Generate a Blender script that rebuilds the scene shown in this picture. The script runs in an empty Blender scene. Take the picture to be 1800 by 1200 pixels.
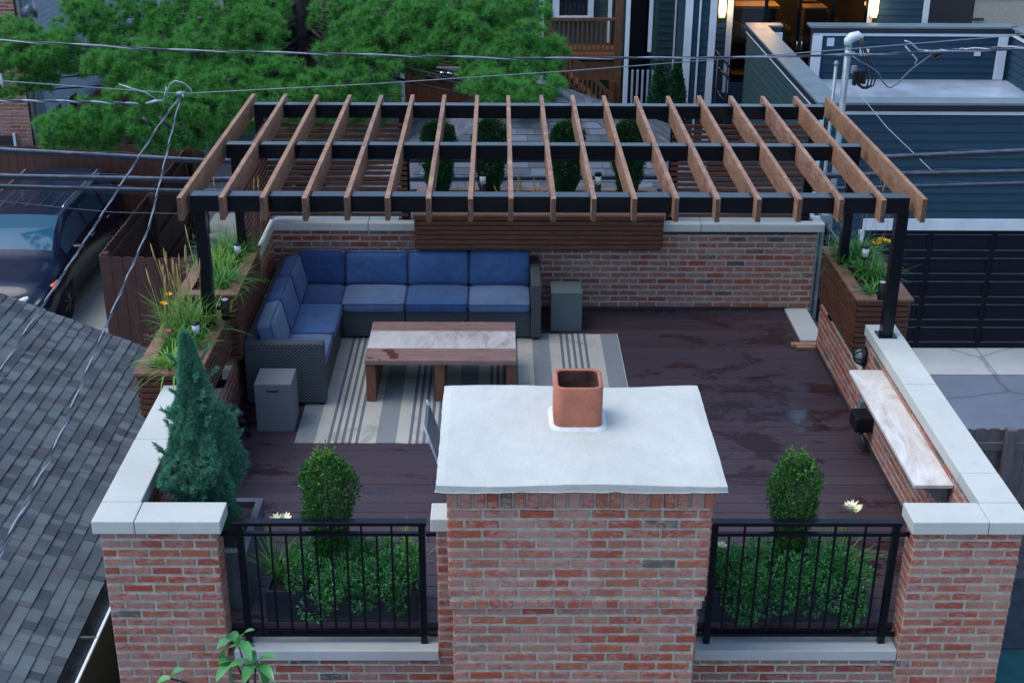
import bpy, math, random
import numpy as np
from mathutils import Vector, Matrix
random.seed(7); rng=np.random.default_rng(11)
R=math.radians
scene=bpy.context.scene
COL=scene.collection
# ------------------------------------------------------------------ camera
CAM=Vector((2.510,-7.069,5.247)); PIT=R(-23.807); YAW=R(0.647); ROL=R(0.389); FPX=2336.2
fw=Vector((math.sin(YAW)*math.cos(PIT),math.cos(YAW)*math.cos(PIT),math.sin(PIT)))
rt=Vector((math.cos(YAW),-math.sin(YAW),0)); up=rt.cross(fw)
r2=rt*math.cos(ROL)+up*math.sin(ROL); u2=-rt*math.sin(ROL)+up*math.cos(ROL)
cam=bpy.data.cameras.new('camera'); cam.sensor_width=36; cam.lens=FPX/1800*36; cam.clip_start=.05; cam.clip_end=400
camo=bpy.data.objects.new('camera',cam); COL.objects.link(camo)
camo.matrix_world=Matrix(((r2.x,u2.x,-fw.x,CAM.x),(r2.y,u2.y,-fw.y,CAM.y),(r2.z,u2.z,-fw.z,CAM.z),(0,0,0,1)))
scene.camera=camo
def at(u,v,X=None,Y=None,Z=None):
    d=fw+r2*((u-900)/FPX)-u2*((v-600)/FPX)
    if X is not None:t=(X-CAM.x)/d.x
    elif Y is not None:t=(Y-CAM.y)/d.y
    else:t=(Z-CAM.z)/d.z
    return CAM+d*t
# ------------------------------------------------------------------ world + sun (soft overcast evening)
W=bpy.data.worlds.new('World'); scene.world=W; W.use_nodes=True
wn=W.node_tree; bg=wn.nodes['Background']
sky=wn.nodes.new('ShaderNodeTexSky'); sky.sky_type='NISHITA'; sky.sun_disc=False
SUN_EL=R(62); SUN_AZ=R(262)
sky.sun_elevation=SUN_EL; sky.sun_rotation=SUN_AZ; sky.air_density=1.0; sky.dust_density=1.0; sky.ozone_density=1.4
wn.links.new(sky.outputs[0],bg.inputs[0]); bg.inputs[1].default_value=.15
sl=bpy.data.lights.new('sun','SUN'); sl.energy=1.15; sl.angle=R(40); sl.color=(1,.96,.88)
so=bpy.data.objects.new('sun',sl); COL.objects.link(so)
sd=Vector((math.sin(SUN_AZ)*math.cos(SUN_EL),math.cos(SUN_AZ)*math.cos(SUN_EL),math.sin(SUN_EL)))
so.rotation_euler=sd.to_track_quat('Z','Y').to_euler(); so.location=(0,0,20)
scene.view_settings.view_transform='Standard'; scene.view_settings.look='None'; scene.view_settings.exposure=1.08; scene.view_settings.gamma=1
G=-3.4
# ------------------------------------------------------------------ materials
class N:
    def __init__(s,name):
        s.m=bpy.data.materials.new(name); s.m.use_nodes=True; s.t=s.m.node_tree; s.b=s.t.nodes['Principled BSDF']
    def n(s,typ,**k):
        x=s.t.nodes.new('ShaderNode'+typ)
        for a,v in k.items():
            if hasattr(x,a): setattr(x,a,v)
            else: x.inputs[a].default_value=v
        return x
    def l(s,a,b): s.t.links.new(a,b)
    def val(s,v,inp):
        if hasattr(v,'links') or hasattr(v,'is_linked'): s.l(v,inp)
        else: inp.default_value=v
    def math(s,op,a,b=None,c=None):
        x=s.t.nodes.new('ShaderNodeMath'); x.operation=op
        for i,v in enumerate((a,b,c)):
            if v is not None: s.val(v,x.inputs[i])
        return x.outputs[0]
    def mix(s,f,a,b,bt='MIX'):
        x=s.t.nodes.new('ShaderNodeMix'); x.data_type='RGBA'; x.blend_type=bt
        s.val(f,x.inputs[0])
        for v,i in ((a,6),(b,7)):
            if isinstance(v,(tuple,list)): v=tuple(v)+(1,) if len(v)==3 else v
            s.val(v,x.inputs[i])
        return x.outputs[2]
    def ramp(s,f,stops,interp='LINEAR'):
        x=s.t.nodes.new('ShaderNodeValToRGB'); cr=x.color_ramp; cr.interpolation=interp
        while len(cr.elements)<len(stops): cr.elements.new(.5)
        for e,(p,c) in zip(cr.elements,stops):
            e.position=p; e.color=tuple(c)+(1,) if len(c)==3 else c
        s.val(f,x.inputs[0]); return x.outputs[0]
    def coord(s,kind='Object',scale=None):
        c=s.t.nodes.new('ShaderNodeTexCoord').outputs[kind]
        if scale:
            m=s.t.nodes.new('ShaderNodeMapping'); m.inputs['Scale'].default_value=scale; s.l(c,m.inputs[0]); return m.outputs[0]
        return c
    def noise(s,sc,vec=None,detail=4,rough=.6,dist=0):
        x=s.t.nodes.new('ShaderNodeTexNoise'); x.inputs['Scale'].default_value=sc; x.inputs['Detail'].default_value=detail
        x.inputs['Roughness'].default_value=rough; x.inputs['Distortion'].default_value=dist
        s.l(vec if vec is not None else s.coord(),x.inputs['Vector']); return x.outputs['Fac']
    def bump(s,h,strength=.3,dist=.01):
        x=s.t.nodes.new('ShaderNodeBump'); x.inputs['Strength'].default_value=strength; x.inputs['Distance'].default_value=dist
        s.l(h,x.inputs['Height']); s.l(x.outputs[0],s.b.inputs['Normal'])
    def island(s): return s.t.nodes.new('ShaderNodeNewGeometry').outputs['Random Per Island']
    def fin(s,col=None,rough=.6,metal=0,spec=.5):
        if col is not None:
            if isinstance(col,(tuple,list)): s.b.inputs['Base Color'].default_value=tuple(col)+(1,)
            else: s.l(col,s.b.inputs['Base Color'])
        s.val(rough,s.b.inputs['Roughness']); s.b.inputs['Metallic'].default_value=metal
        s.b.inputs['Specular IOR Level'].default_value=spec
        return s.m
def plain(name,c,rough=.55,metal=0,var=.18,sc=6,bump=.0,spec=.5,c2=None):
    x=N(name); nz=x.noise(sc,detail=6)
    d=c2 or tuple(v*(1-var*1.6) for v in c); e=tuple(min(1,v*(1+var)) for v in c)
    col=x.ramp(nz,[(.3,d),(.7,e)])
    if bump: x.bump(x.noise(sc*8,detail=5),bump,.01)
    rr=x.math('ADD',x.math('MULTIPLY',nz,.25),rough-.12)
    return x.fin(col,rr,metal,spec)
def brick_mat(name,stops,mott=.74,pale=(.37,.225,.195)):
    x=N(name); ri=x.island(); base=x.ramp(ri,stops,'CONSTANT'); o=x.coord('Object')
    rj=x.math('FRACT',x.math('MULTIPLY',ri,37.7)); big=x.noise(9,o,3,.6); fine=x.noise(15,x.coord('Object',(1,1,1.9)),9,.80,1.0)
    h=x.math('ADD',x.math('ADD',x.math('MULTIPLY',fine,.82),x.math('MULTIPLY',big,.18)),x.math('MULTIPLY',x.math('SUBTRACT',rj,.5),.12))
    f=x.ramp(h,[(.485,(0,0,0)),(.535,(1,1,1))]); col=x.mix(x.math('MULTIPLY',f,mott),base,pale)
    n2=x.noise(95,o,4,.75); col=x.mix(x.math('MULTIPLY',x.ramp(n2,[(.55,(0,0,0)),(.66,(1,1,1))]),.6),col,(.10,.04,.04))
    n3=x.noise(1.6,o,5,.65); col=x.mix(x.math('MULTIPLY',x.ramp(n3,[(.52,(0,0,0)),(.78,(1,1,1))]),.28),col,(.42,.40,.37))
    n4=x.noise(1.1,x.coord('Object',(3,3,.5)),5,.6); col=x.mix(x.math('MULTIPLY',x.ramp(n4,[(.55,(0,0,0)),(.75,(1,1,1))]),.3),col,(.12,.075,.07))
    x.bump(x.math('ADD',fine,x.math('MULTIPLY',n2,.5)),.8,.007); return x.fin(col,.9,0,.25)
RED=[(0,(.31,.070,.046)),(.16,(.32,.110,.072)),(.30,(.29,.070,.050)),(.42,(.32,.165,.135)),(.56,(.34,.110,.066)),(.68,(.31,.175,.125)),(.75,(.28,.120,.095)),(.86,(.32,.078,.050)),(.955,(.10,.09,.085))]
M={}
M['brick']=brick_mat('red_brick',RED)
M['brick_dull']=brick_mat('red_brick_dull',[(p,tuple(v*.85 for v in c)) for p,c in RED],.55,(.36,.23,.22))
M['mortar']=plain('mortar',(.43,.415,.35),.95,var=.2,sc=25,bump=.5)
def stone(name,c,st=.5):
    x=N(name); o=x.coord('Object'); a=x.noise(2.5,o,8,.65); b=x.noise(30,o,5,.7)
    col=x.mix(x.ramp(a,[(.35,(0,0,0)),(.75,(1,1,1))]),tuple(v*.86 for v in c),c)
    col=x.mix(x.math('MULTIPLY',x.ramp(b,[(.5,(0,0,0)),(.8,(1,1,1))]),.25),col,tuple(v*.72 for v in c))
    v=x.noise(1.2,x.coord('Object',(6,6,1.0)),6,.7); col=x.mix(x.math('MULTIPLY',x.ramp(v,[(.58,(0,0,0)),(.75,(1,1,1))]),.3),col,tuple(q*.6 for q in c))
    x.bump(b,st*.5,.004); return x.fin(col,.8,0,.35)
M['limestone']=stone('limestone',(.49,.52,.495),.9)
M['cap']=None
def capmat():
    x=N('mortar_cap'); o=x.coord(); c=(.50,.525,.50); a=x.noise(1.8,o,8,.7,.4); col=x.mix(x.ramp(a,[(.35,(0,0,0)),(.7,(1,1,1))]),tuple(v*.82 for v in c),c)
    st=x.noise(3.2,x.coord('Object',(1,.55,1)),9,.78,1.4); col=x.mix(x.math('MULTIPLY',x.ramp(st,[(.54,(0,0,0)),(.66,(1,1,1))]),.30),col,(.40,.42,.40))
    tr=x.noise(7,x.coord('Object',(.6,2.6,1)),6,.7,2.2); cr=x.ramp(tr,[(.485,(0,0,0)),(.5,(1,1,1)),(.515,(0,0,0))]); col=x.mix(x.math('MULTIPLY',cr,.16),col,(.35,.36,.35))
    sp=x.noise(120,o,2,.6); col=x.mix(x.math('MULTIPLY',x.ramp(sp,[(.68,(0,0,0)),(.74,(1,1,1))]),.35),col,(.3,.3,.28))
    x.bump(x.math('ADD',x.math('MULTIPLY',tr,.6),x.noise(40,o,5,.7)),.6,.008); return x.fin(col,.85,0,.25)
M['cap']=capmat()
M['sill']=stone('sill_stone',(.40,.42,.425))
def decking():
    x=N('deck_boards'); ri=x.island(); o=x.coord('Object')
    c=x.ramp(ri,[(0,(.028,.015,.025)),(.3,(.037,.020,.032)),(.6,(.025,.014,.024)),(1,(.045,.026,.038))])
    g=x.noise(9,x.coord('Object',(1.2,14,1)),6,.7); c=x.mix(x.math('MULTIPLY',x.ramp(g,[(.4,(0,0,0)),(.8,(1,1,1))]),.35),c,(.060,.040,.050))
    w=x.noise(1.6,x.coord('Object',(.75,1.6,1)),7,.72,.5); sx_=x.n('SeparateXYZ'); x.l(o,sx_.inputs[0]); dx=x.math('ABSOLUTE',x.math('SUBTRACT',sx_.outputs[0],4.7)); dy=x.math('ABSOLUTE',x.math('SUBTRACT',sx_.outputs[1],3.2)); w=x.math('ADD',w,x.math('MULTIPLY',x.math('MAXIMUM',x.math('SUBTRACT',1.0,x.math('ADD',x.math('MULTIPLY',dx,.75),x.math('MULTIPLY',dy,.55))),0),.075)); wet=x.ramp(w,[(.545,(0,0,0)),(.575,(1,1,1))])
    c=x.mix(x.math('MULTIPLY',wet,.72),c,(.024,.011,.013))
    pale=x.noise(.9,x.coord('Object',(1,1.4,1)),4,.6); c=x.mix(x.math('MULTIPLY',x.ramp(pale,[(.45,(0,0,0)),(.7,(1,1,1))]),.18),c,(.08,.062,.08))
    r=x.math('SUBTRACT',.46,x.math('MULTIPLY',wet,.36)); r=x.math('ADD',r,x.math('MULTIPLY',g,.12))
    x.bump(g,.10,.002); return x.fin(c,r,0,.7)
M['deck']=decking()
def wood(name,c1,c2,c3,axis=(14,1.2,14),rough=.6,perisl=True,bl=.45,tint=None):
    x=N(name); o=x.coord('Object',axis); g=x.noise(3.0,o,8,.8,.8); c=x.ramp(g,[(.38,c1),(.5,c2),(.63,c3)])
    if tint: oi=x.t.nodes.new('ShaderNodeObjectInfo').outputs['Random']; c=x.mix(x.math('MULTIPLY',x.math('POWER',oi,3.0),.6),c,tint)
    if perisl:
        ri=x.island(); c=x.mix(x.math('MULTIPLY',ri,bl),c,c1)
    b=x.noise(2.3,None,5,.65); c=x.mix(x.math('MULTIPLY',x.ramp(b,[(.48,(0,0,0)),(.7,(1,1,1))]),.35),c,tuple(v*.55 for v in c1))
    x.bump(g,.3,.004); return x.fin(c,x.math('ADD',x.math('MULTIPLY',g,.3),rough-.15),0,.4)
M['rafter']=wood('rafter_cedar',(.14,.070,.043),(.235,.13,.083),(.37,.235,.165),(5,2.0,5),bl=.2,tint=(.27,.145,.075))
M['endgrain']=plain('end_grain',(.10,.055,.038),.9,var=.5,sc=60)
M['slat']=wood('planter_slat',(.060,.020,.012),(.10,.036,.021),(.15,.060,.036),(1.5,1.5,18),bl=.5)
M['rim']=wood('planter_rim',(.13,.062,.040),(.185,.095,.062),(.24,.135,.095),(3,3,3),bl=.5)
M['table']=wood('table_wood',(.19,.105,.088),(.27,.165,.14),(.35,.235,.20),(1.2,16,16),bl=.5)
M['tableleg']=wood('table_leg_wood',(.12,.045,.025),(.18,.075,.042),(.21,.095,.055),(12,12,1.2))
M['offcut']=wood('offcut_wood',(.30,.17,.10),(.36,.2,.12),(.42,.26,.16))
M['porch']=wood('porch_wood',(.085,.035,.015),(.14,.060,.026),(.19,.09,.042),(6,6,2))
M['fence']=wood('brown_fence',(.050,.020,.016),(.070,.030,.024),(.085,.040,.032),(10,10,1),bl=.4)
M['fence_red']=wood('reddish_fence',(.11,.045,.032),(.15,.065,.047),(.18,.085,.062),(6,6,1))
M['fence_grey']=wood('grey_fence',(.085,.075,.085),(.125,.112,.122),(.155,.14,.15),(10,10,1))
M['shed']=wood('rust_boards',(.105,.032,.014),(.155,.052,.023),(.19,.07,.034),(12,12,1))
M['black']=plain('black_paint',(.003,.004,.008),.22,var=.1,sc=4,spec=.28)
M['blackmat']=plain('black_plastic',(.006,.007,.011),.5,var=.15,sc=9,spec=.25)
M['flash']=plain('dark_flashing',(.02,.022,.028),.6)
M['planter_blk']=plain('dark_grey_planter',(.010,.013,.026),.42,var=.2,sc=5)
M['pot']=plain('slate_pot',(.07,.09,.12),.5,var=.2,sc=5)
M['concrete']=stone('stool_concrete',(.15,.165,.185),.6)
M['concrete_g']=stone('stool_concrete_green',(.10,.135,.145),.6)
M['terra']=plain('terracotta',(.34,.115,.070),.72,var=.22,sc=5,bump=.5); M['soot']=plain('sooty_clay',(.085,.035,.025),.9,var=.5,sc=9)
M['white']=plain('white_trim',(.58,.63,.68),.5,var=.07,sc=3)
M['grout']=plain('white_grout',(.56,.58,.58),.8,var=.1,sc=20,bump=.4)
M['galv']=plain('galvanised',(.19,.24,.27),.45,.3,var=.2,sc=9)
M['silver']=plain('silver_wire',(.30,.35,.42),.4,.3,var=.2,sc=12)
M['cable']=plain('grey_cable',(.075,.10,.15),.35,0,var=.3,sc=6)
M['cable_dk']=plain('black_cable',(.015,.018,.028),.5,0,var=.2,sc=6)
M['soil']=plain('mulch',(.05,.037,.033),.95,var=.6,sc=45,bump=1.)
M['lens']=plain('frosted_lens',(.50,.56,.60),.3,var=.05)
M['lampglass']=plain('lamp_glass',(.12,.16,.15),.2)
M['tan']=plain('plume_tan',(.42,.28,.11),.8,var=.3,sc=40)
def asphalt(name,c,sc=3):
    x=N(name); a=x.noise(sc*.25,None,6,.6); b=x.noise(90,None,4,.8)
    col=x.ramp(a,[(.3,tuple(v*.8 for v in c)),(.7,tuple(v*1.15 for v in c))]); col=x.mix(x.ramp(b,[(.4,(0,0,0)),(.9,(.5,.5,.5))]),col,tuple(v*1.7 for v in c))
    v=x.t.nodes.new('ShaderNodeTexVoronoi'); v.feature='DISTANCE_TO_EDGE'; v.inputs['Scale'].default_value=.45
    wv=x.t.nodes.new('ShaderNodeMix'); wv.data_type='VECTOR'; wv.inputs[0].default_value=.12
    ns=x.t.nodes.new('ShaderNodeTexNoise'); ns.inputs['Scale'].default_value=3; x.l(x.coord(),ns.inputs['Vector'])
    x.l(x.coord(),wv.inputs[4]); x.l(ns.outputs['Color'],wv.inputs[5]); x.l(wv.outputs[1],v.inputs['Vector'])
    cr=x.ramp(v.outputs[0],[(0,(1,1,1)),(.012,(0,0,0))]); col=x.mix(x.math('MULTIPLY',cr,.6),col,tuple(q*.3 for q in c))
    x.bump(b,.5,.006); return x.fin(col,.85,0,.4)
M['asphalt']=asphalt('asphalt',(.112,.142,.195))
M['ground']=asphalt('dark_ground',(.06,.068,.082))
M['pad']=asphalt('concrete_pad',(.22,.24,.235))
M['apron']=asphalt('concrete_apron',(.33,.36,.37))
def siding_mat(name,c,var=.12):
    x=N(name); ri=x.island(); a=x.noise(3,x.coord('Object',(1,1,8)),5,.6)
    col=x.ramp(a,[(.3,tuple(v*(1-var) for v in c)),(.7,tuple(v*(1+var) for v in c))]); col=x.mix(x.math('MULTIPLY',ri,.25),col,tuple(v*.8 for v in c))
    return x.fin(col,.6,0,.2)
M['navy']=siding_mat('navy_siding',(.018,.050,.082)); M['navy2']=siding_mat('dark_green_siding',(.020,.048,.056))
M['greensid']=siding_mat('green_grey_siding',(.035,.065,.062)); M['whitesid']=siding_mat('white_siding',(.34,.42,.52))
M['bluegrey']=siding_mat('garage_door_paint',(.003,.004,.011)); M['darksid']=siding_mat('weathered_siding',(.06,.058,.045))
M['membrane']=plain('roof_membrane',(.27,.34,.44),.35,var=.22,sc=1.2)
M['coping']=plain('metal_coping',(.115,.17,.20),.4,var=.1,sc=2)
M['fascia']=plain('navy_fascia',(.006,.007,.022),.5)
def shingle(name,stops):
    x=N(name); c=x.ramp(x.island(),stops); g=x.noise(160,None,3,.8); c=x.mix(x.ramp(g,[(.45,(0,0,0)),(.8,(.6,.6,.6))]),c,(.16,.19,.21))
    l=x.noise(2,None,5,.6); c=x.mix(x.math('MULTIPLY',x.ramp(l,[(.45,(0,0,0)),(.75,(1,1,1))]),.25),c,(.045,.050,.062))
    x.bump(g,.7,.004); return x.fin(c,.92,0,.25)
M['shingle']=shingle('grey_shingle',[(0,(.028,.038,.052)),(.3,(.050,.068,.084)),(.6,(.075,.100,.118)),(.8,(.100,.128,.142)),(1,(.052,.052,.070))])
M['shingle2']=shingle('pale_shingle',[(0,(.036,.045,.062)),(.5,(.066,.080,.104)),(1,(.105,.124,.155))])
def foliage(name,c1,c2,c3=None,rough=.6,spec=.3,tr=.25):
    x=N(name); st=[(0,c1),(.6,c2),(1,c3 or c2)]; c=x.ramp(x.island(),st)
    n=x.noise(2.2,None,3,.6); c=x.mix(x.math('MULTIPLY',x.ramp(n,[(.4,(0,0,0)),(.7,(1,1,1))]),.35),c,c1)
    x.fin(c,rough,0,spec)
    t=x.n('BsdfTranslucent'); x.l(c,t.inputs[0]); m=x.n('MixShader'); m.inputs[0].default_value=tr
    x.l(x.b.outputs[0],m.inputs[1]); x.l(t.outputs[0],m.inputs[2]); x.l(m.outputs[0],x.t.nodes['Material Output'].inputs[0]); return x.m
M['pine']=foliage('pine_needles',(.032,.17,.045),(.095,.37,.075),(.22,.50,.11),.5,tr=.45)
M['bark']=plain('pine_bark',(.030,.028,.026),.95,var=.5,sc=12,bump=1)
M['juniper']=foliage('juniper_leaves',(.045,.17,.115),(.085,.29,.19),(.17,.43,.28),.7)
M['holly']=foliage('holly_leaves',(.018,.07,.02),(.035,.15,.032),(.10,.29,.045),.38,.5)
M['boxw']=foliage('boxwood_leaves',(.010,.052,.026),(.020,.09,.036),(.045,.15,.045),.5)
M['cover']=foliage('groundcover_leaves',(.035,.16,.05),(.075,.31,.075),(.15,.36,.19),.5)
M['grass']=foliage('blade_leaves',(.030,.14,.035),(.07,.25,.045),(.14,.33,.05),.45)
M['grass2']=foliage('pale_blade_leaves',(.07,.20,.03),(.14,.32,.05),(.24,.38,.08),.45)
M['magno']=foliage('magnolia_leaves',(.035,.16,.045),(.07,.27,.07),(.13,.38,.13),.3,.6)
M['yellow']=plain('yellow_petals',(.85,.52,.02),.6); M['cream']=plain('cream_petals',(.85,.83,.58),.6); M['pink']=plain('pink_petals',(.45,.05,.12),.6); M['lilac']=plain('lilac_petals',(.13,.15,.32),.6)
def fabric(name,c):
    x=N(name); o=x.coord(); a=x.noise(2.2,o,5,.6); col=x.ramp(a,[(.3,tuple(v*.82 for v in c)),(.7,tuple(v*1.15 for v in c))])
    b=x.noise(260,o,2,.5); wr=x.noise(7,x.coord('Object',(1,1.6,1)),5,.6,1.2); x.bump(x.math('ADD',x.math('MULTIPLY',b,.06),wr),.55,.02); fd=x.noise(5,o,6,.7,.5); col=x.mix(x.math('MULTIPLY',x.ramp(fd,[(.5,(0,0,0)),(.72,(1,1,1))]),.35),col,tuple(min(1,v*1.5+.02) for v in c)); x.b.inputs['Sheen Weight'].default_value=.15; return x.fin(col,.85,0,.25)
M['fab1']=fabric('faded_blue_fabric',(.080,.135,.235)); M['fab2']=fabric('deep_blue_fabric',(.014,.043,.14)); M['fab3']=fabric('blue_fabric',(.030,.080,.205))
def wicker():
    x=N('grey_wicker'); uv=x.coord('UV'); s=x.n('SeparateXYZ'); x.l(uv,s.inputs[0])
    v=x.math('DIVIDE',s.outputs[1],.0145); row=x.math('FLOOR',v); fv=x.math('FRACT',v)
    u=x.math('ADD',x.math('DIVIDE',s.outputs[0],.036),x.math('MULTIPLY',x.math('MODULO',row,2),.5)); fu=x.math('FRACT',u)
    hu=x.math('SINE',x.math('MULTIPLY',fu,math.pi)); hv=x.math('SINE',x.math('MULTIPLY',fv,math.pi)); h=x.math('MULTIPLY',hu,hv)
    n=x.noise(30,x.coord(),3); c=x.ramp(h,[(.15,(.010,.015,.020)),(.5,(.048,.066,.078)),(.95,(.135,.17,.19))]); c=x.mix(x.math('MULTIPLY',n,.3),c,(.03,.04,.05))
    x.bump(h,.8,.006); return x.fin(c,.5,0,.5)
M['wicker']=wicker()
def rugmat():
    x=N('striped_rug'); s=x.n('SeparateXYZ'); x.l(x.coord('UV'),s.inputs[0]); P=.675
    d=x.math('MODULO',s.outputs[0],P)
    stops=[(0,(.20,.225,.245)),(.165/P,(.46,.455,.40))]; q=.27
    for i in range(5): stops+= [(q/P,(.105,.125,.155)),((q+.026)/P,(.46,.455,.40))]; q+=.058
    c=x.ramp(x.math('DIVIDE',d,P),stops,'CONSTANT')
    w=x.noise(2.4,x.coord('Object',(1.3,1,1)),7,.72,.6); c=x.mix(x.math('MULTIPLY',x.ramp(w,[(.54,(0,0,0)),(.64,(1,1,1))]),.42),c,(.12,.125,.11))
    c=x.mix(x.math('MULTIPLY',x.noise(60,None,3),.25),c,(.25,.25,.23)); x.bump(x.noise(300,None,2),.4,.003); return x.fin(c,.9,0,.2)
M['rug']=rugmat()
def travertine():
    x=N('pale_travertine'); a=x.noise(4,x.coord('Object',(1,.35,1)),8,.75,1.5); c=x.ramp(a,[(.32,(.30,.22,.19)),(.45,(.50,.47,.44)),(.62,(.62,.62,.60)),(.75,(.42,.40,.38))])
    x.bump(a,.1,.002); return x.fin(c,.45,0,.5)
M['trav']=travertine()
M['carpaint']=plain('dark_car_paint',(.007,.013,.036),.22,.0,var=.1,sc=1,spec=.2); M['carpaint'].node_tree.nodes['Principled BSDF'].inputs['Coat Weight'].default_value=.35
def glass_dark(name,c,rough=.03):
    x=N(name); return x.fin(c,rough,0,1.0)
M['carglass']=glass_dark('car_glass',(.018,.085,.15),.05); M['winglass']=glass_dark('window_glass',(.012,.016,.022),.05)
M['tyre']=plain('tyre',(.012,.012,.013),.8); M['rim_al']=plain('alloy',(.16,.17,.18),.3,.7)
M['chrome']=plain('chrome',(.55,.58,.6),.15,.9); M['amber']=plain('amber_lens',(.75,.13,.02),.2); M['clearlens']=plain('clear_lens',(.55,.62,.68),.12)
M['blue_bin']=plain('blue_plastic',(.02,.10,.42),.4); M['teal']=plain('teal_cloth',(.006,.055,.07),.8,spec=.2); M['slate']=plain('slate_slab',(.014,.028,.045),.7,spec=.2)
M['tanbrick']=brick_mat('tan_brick',[(0,(.36,.28,.23)),(.4,(.44,.35,.29)),(.8,(.20,.16,.15))],.4,(.48,.42,.37))
M['chair']=plain('chair_grey_metal',(.10,.13,.17),.4,.3)
def emis(name,c,st):
    x=N(name); x.b.inputs['Emission Color'].default_value=c+(1,); x.b.inputs['Emission Strength'].default_value=st; return x.fin(c,.5)
M['glow']=emis('sconce_glow',(1.0,.66,.30),3.2); M['kitchen']=emis('kitchen_lamp',(1,.60,.22),4)
def pane():
    m=bpy.data.materials.new('clear_pane'); m.use_nodes=True; t=m.node_tree; g=t.nodes.new('ShaderNodeBsdfGlossy'); g.inputs['Roughness'].default_value=.02
    tr=t.nodes.new('ShaderNodeBsdfTransparent'); tr.inputs[0].default_value=(.75,.75,.75,1); mx=t.nodes.new('ShaderNodeMixShader'); fr=t.nodes.new('ShaderNodeFresnel')
    t.links.new(fr.outputs[0],mx.inputs[0]); t.links.new(tr.outputs[0],mx.inputs[1]); t.links.new(g.outputs[0],mx.inputs[2]); t.links.new(mx.outputs[0],t.nodes['Material Output'].inputs[0]); return m
M['pane']=pane()
# ------------------------------------------------------------------ mesh helpers
class MB:
    def __init__(s): s.v=[];s.f=[];s.uv=[];s.mi=[];s.sm=[]
    def add(s,vs,fs,uvs=None,mi=0,sm=False):
        b=len(s.v); s.v+= [tuple(p) for p in vs]
        for k,f in enumerate(fs):
            s.f.append([b+i for i in f]); s.mi.append(mi); s.sm.append(sm)
            if uvs: s.uv.append(uvs[k])
            else:
                p=[Vector(vs[i]) for i in f]; n=(p[1]-p[0]).cross(p[-1]-p[0]); a=[abs(c) for c in n]
                if a[2]>=a[0] and a[2]>=a[1]: s.uv.append([(q.x,q.y) for q in p])
                elif a[1]>=a[0]: s.uv.append([(q.x,q.z) for q in p])
                else: s.uv.append([(q.y,q.z) for q in p])
    def box(s,x0,x1,y0,y1,z0,z1,mi=0,jit=0):
        vs=[Vector((x,y,z)) for z in (z0,z1) for y in (y0,y1) for x in (x0,x1)]
        if jit: vs=[v+Vector((random.uniform(-jit,jit),random.uniform(-jit,jit),random.uniform(-jit,jit))) for v in vs]
        s.add(vs,[(0,2,3,1),(4,5,7,6),(0,1,5,4),(2,6,7,3),(0,4,6,2),(1,3,7,5)],mi=mi); return s
    def obox(s,o,a,b,c,mi=0):   # oriented box from corner o with edge vectors
        o,a,b,c=map(Vector,(o,a,b,c)); vs=[o,o+a,o+b,o+a+b,o+c,o+a+c,o+b+c,o+a+b+c]
        fs=[(0,2,3,1),(4,5,7,6),(0,1,5,4),(2,6,7,3),(0,4,6,2),(1,3,7,5)]
        if a.cross(b).dot(c)<0: fs=[tuple(reversed(f)) for f in fs]
        s.add(vs,fs,mi=mi); return s
    def tube(s,pts,r,n=8,mi=0,cap=True):
        pts=[Vector(p) for p in pts]; rs=r if isinstance(r,(list,tuple)) else [r]*len(pts)
        t=(pts[1]-pts[0]).normalized(); a=t.orthogonal().normalized(); vs=[];fs=[]
        for i,p in enumerate(pts):
            if i==0: t=pts[1]-p
            elif i==len(pts)-1: t=p-pts[i-1]
            else: t=pts[i+1]-pts[i-1]
            t.normalize(); a=(a-t*a.dot(t)); a=a.normalized() if a.length>1e-6 else t.orthogonal().normalized(); b=t.cross(a)
            for k in range(n):
                w=2*math.pi*k/n; vs.append(p+(a*math.cos(w)+b*math.sin(w))*rs[i])
        for i in range(len(pts)-1):
            for k in range(n):
                q=(k+1)%n; fs.append((i*n+k,i*n+q,(i+1)*n+q,(i+1)*n+k))
        if cap: fs.append(tuple(reversed(range(n)))); fs.append(tuple((len(pts)-1)*n+k for k in range(n)))
        s.add(vs,fs,mi=mi,sm=True); return s
    def cyl(s,c,r,z0,z1,n=20,r1=None,mi=0): return s.tube([(c[0],c[1],z0),(c[0],c[1],z1)],[r,r if r1 is None else r1],n,mi)
    def mesh(s,name,mats,off=(0,0,0)):
        me=bpy.data.meshes.new(name); o=Vector(off); me.from_pydata([Vector(v)-o for v in s.v],[],s.f)
        for m in mats: me.materials.append(m)
        me.polygons.foreach_set('material_index',s.mi); me.polygons.foreach_set('use_smooth',s.sm)
        l=me.uv_layers.new(name='UVMap'); l.data.foreach_set('uv',[c for f in s.uv for p in f for c in p]); me.update(); return me
def tag(o,label=None,cat=None,group=None,kind=None):
    for k,v in (('label',label),('category',cat),('group',group),('kind',kind)):
        if v: o[k]=v
    return o
def wloc(o):
    l=Vector(o.location)
    while o.parent: o=o.parent; l+=Vector(o.location)
    return l
def mobj(name,mesh,parent=None,bev=0,seg=2):
    o=bpy.data.objects.new(name,mesh); COL.objects.link(o)
    if parent: o.parent=parent
    if bev:
        m=o.modifiers.new('bevel','BEVEL'); m.width=bev; m.segments=seg; m.limit_method='ANGLE'; m.angle_limit=R(40)
    return o
def part(name,mb,mat,parent=None,bev=0,label=None,seg=2):
    mats=[M[k] for k in (mat if isinstance(mat,(list,tuple)) else [mat])]
    o=mobj(name,mb.mesh(name,mats,wloc(parent) if parent else (0,0,0)),parent,bev,seg)
    if label: o['label']=label
    return o
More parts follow.
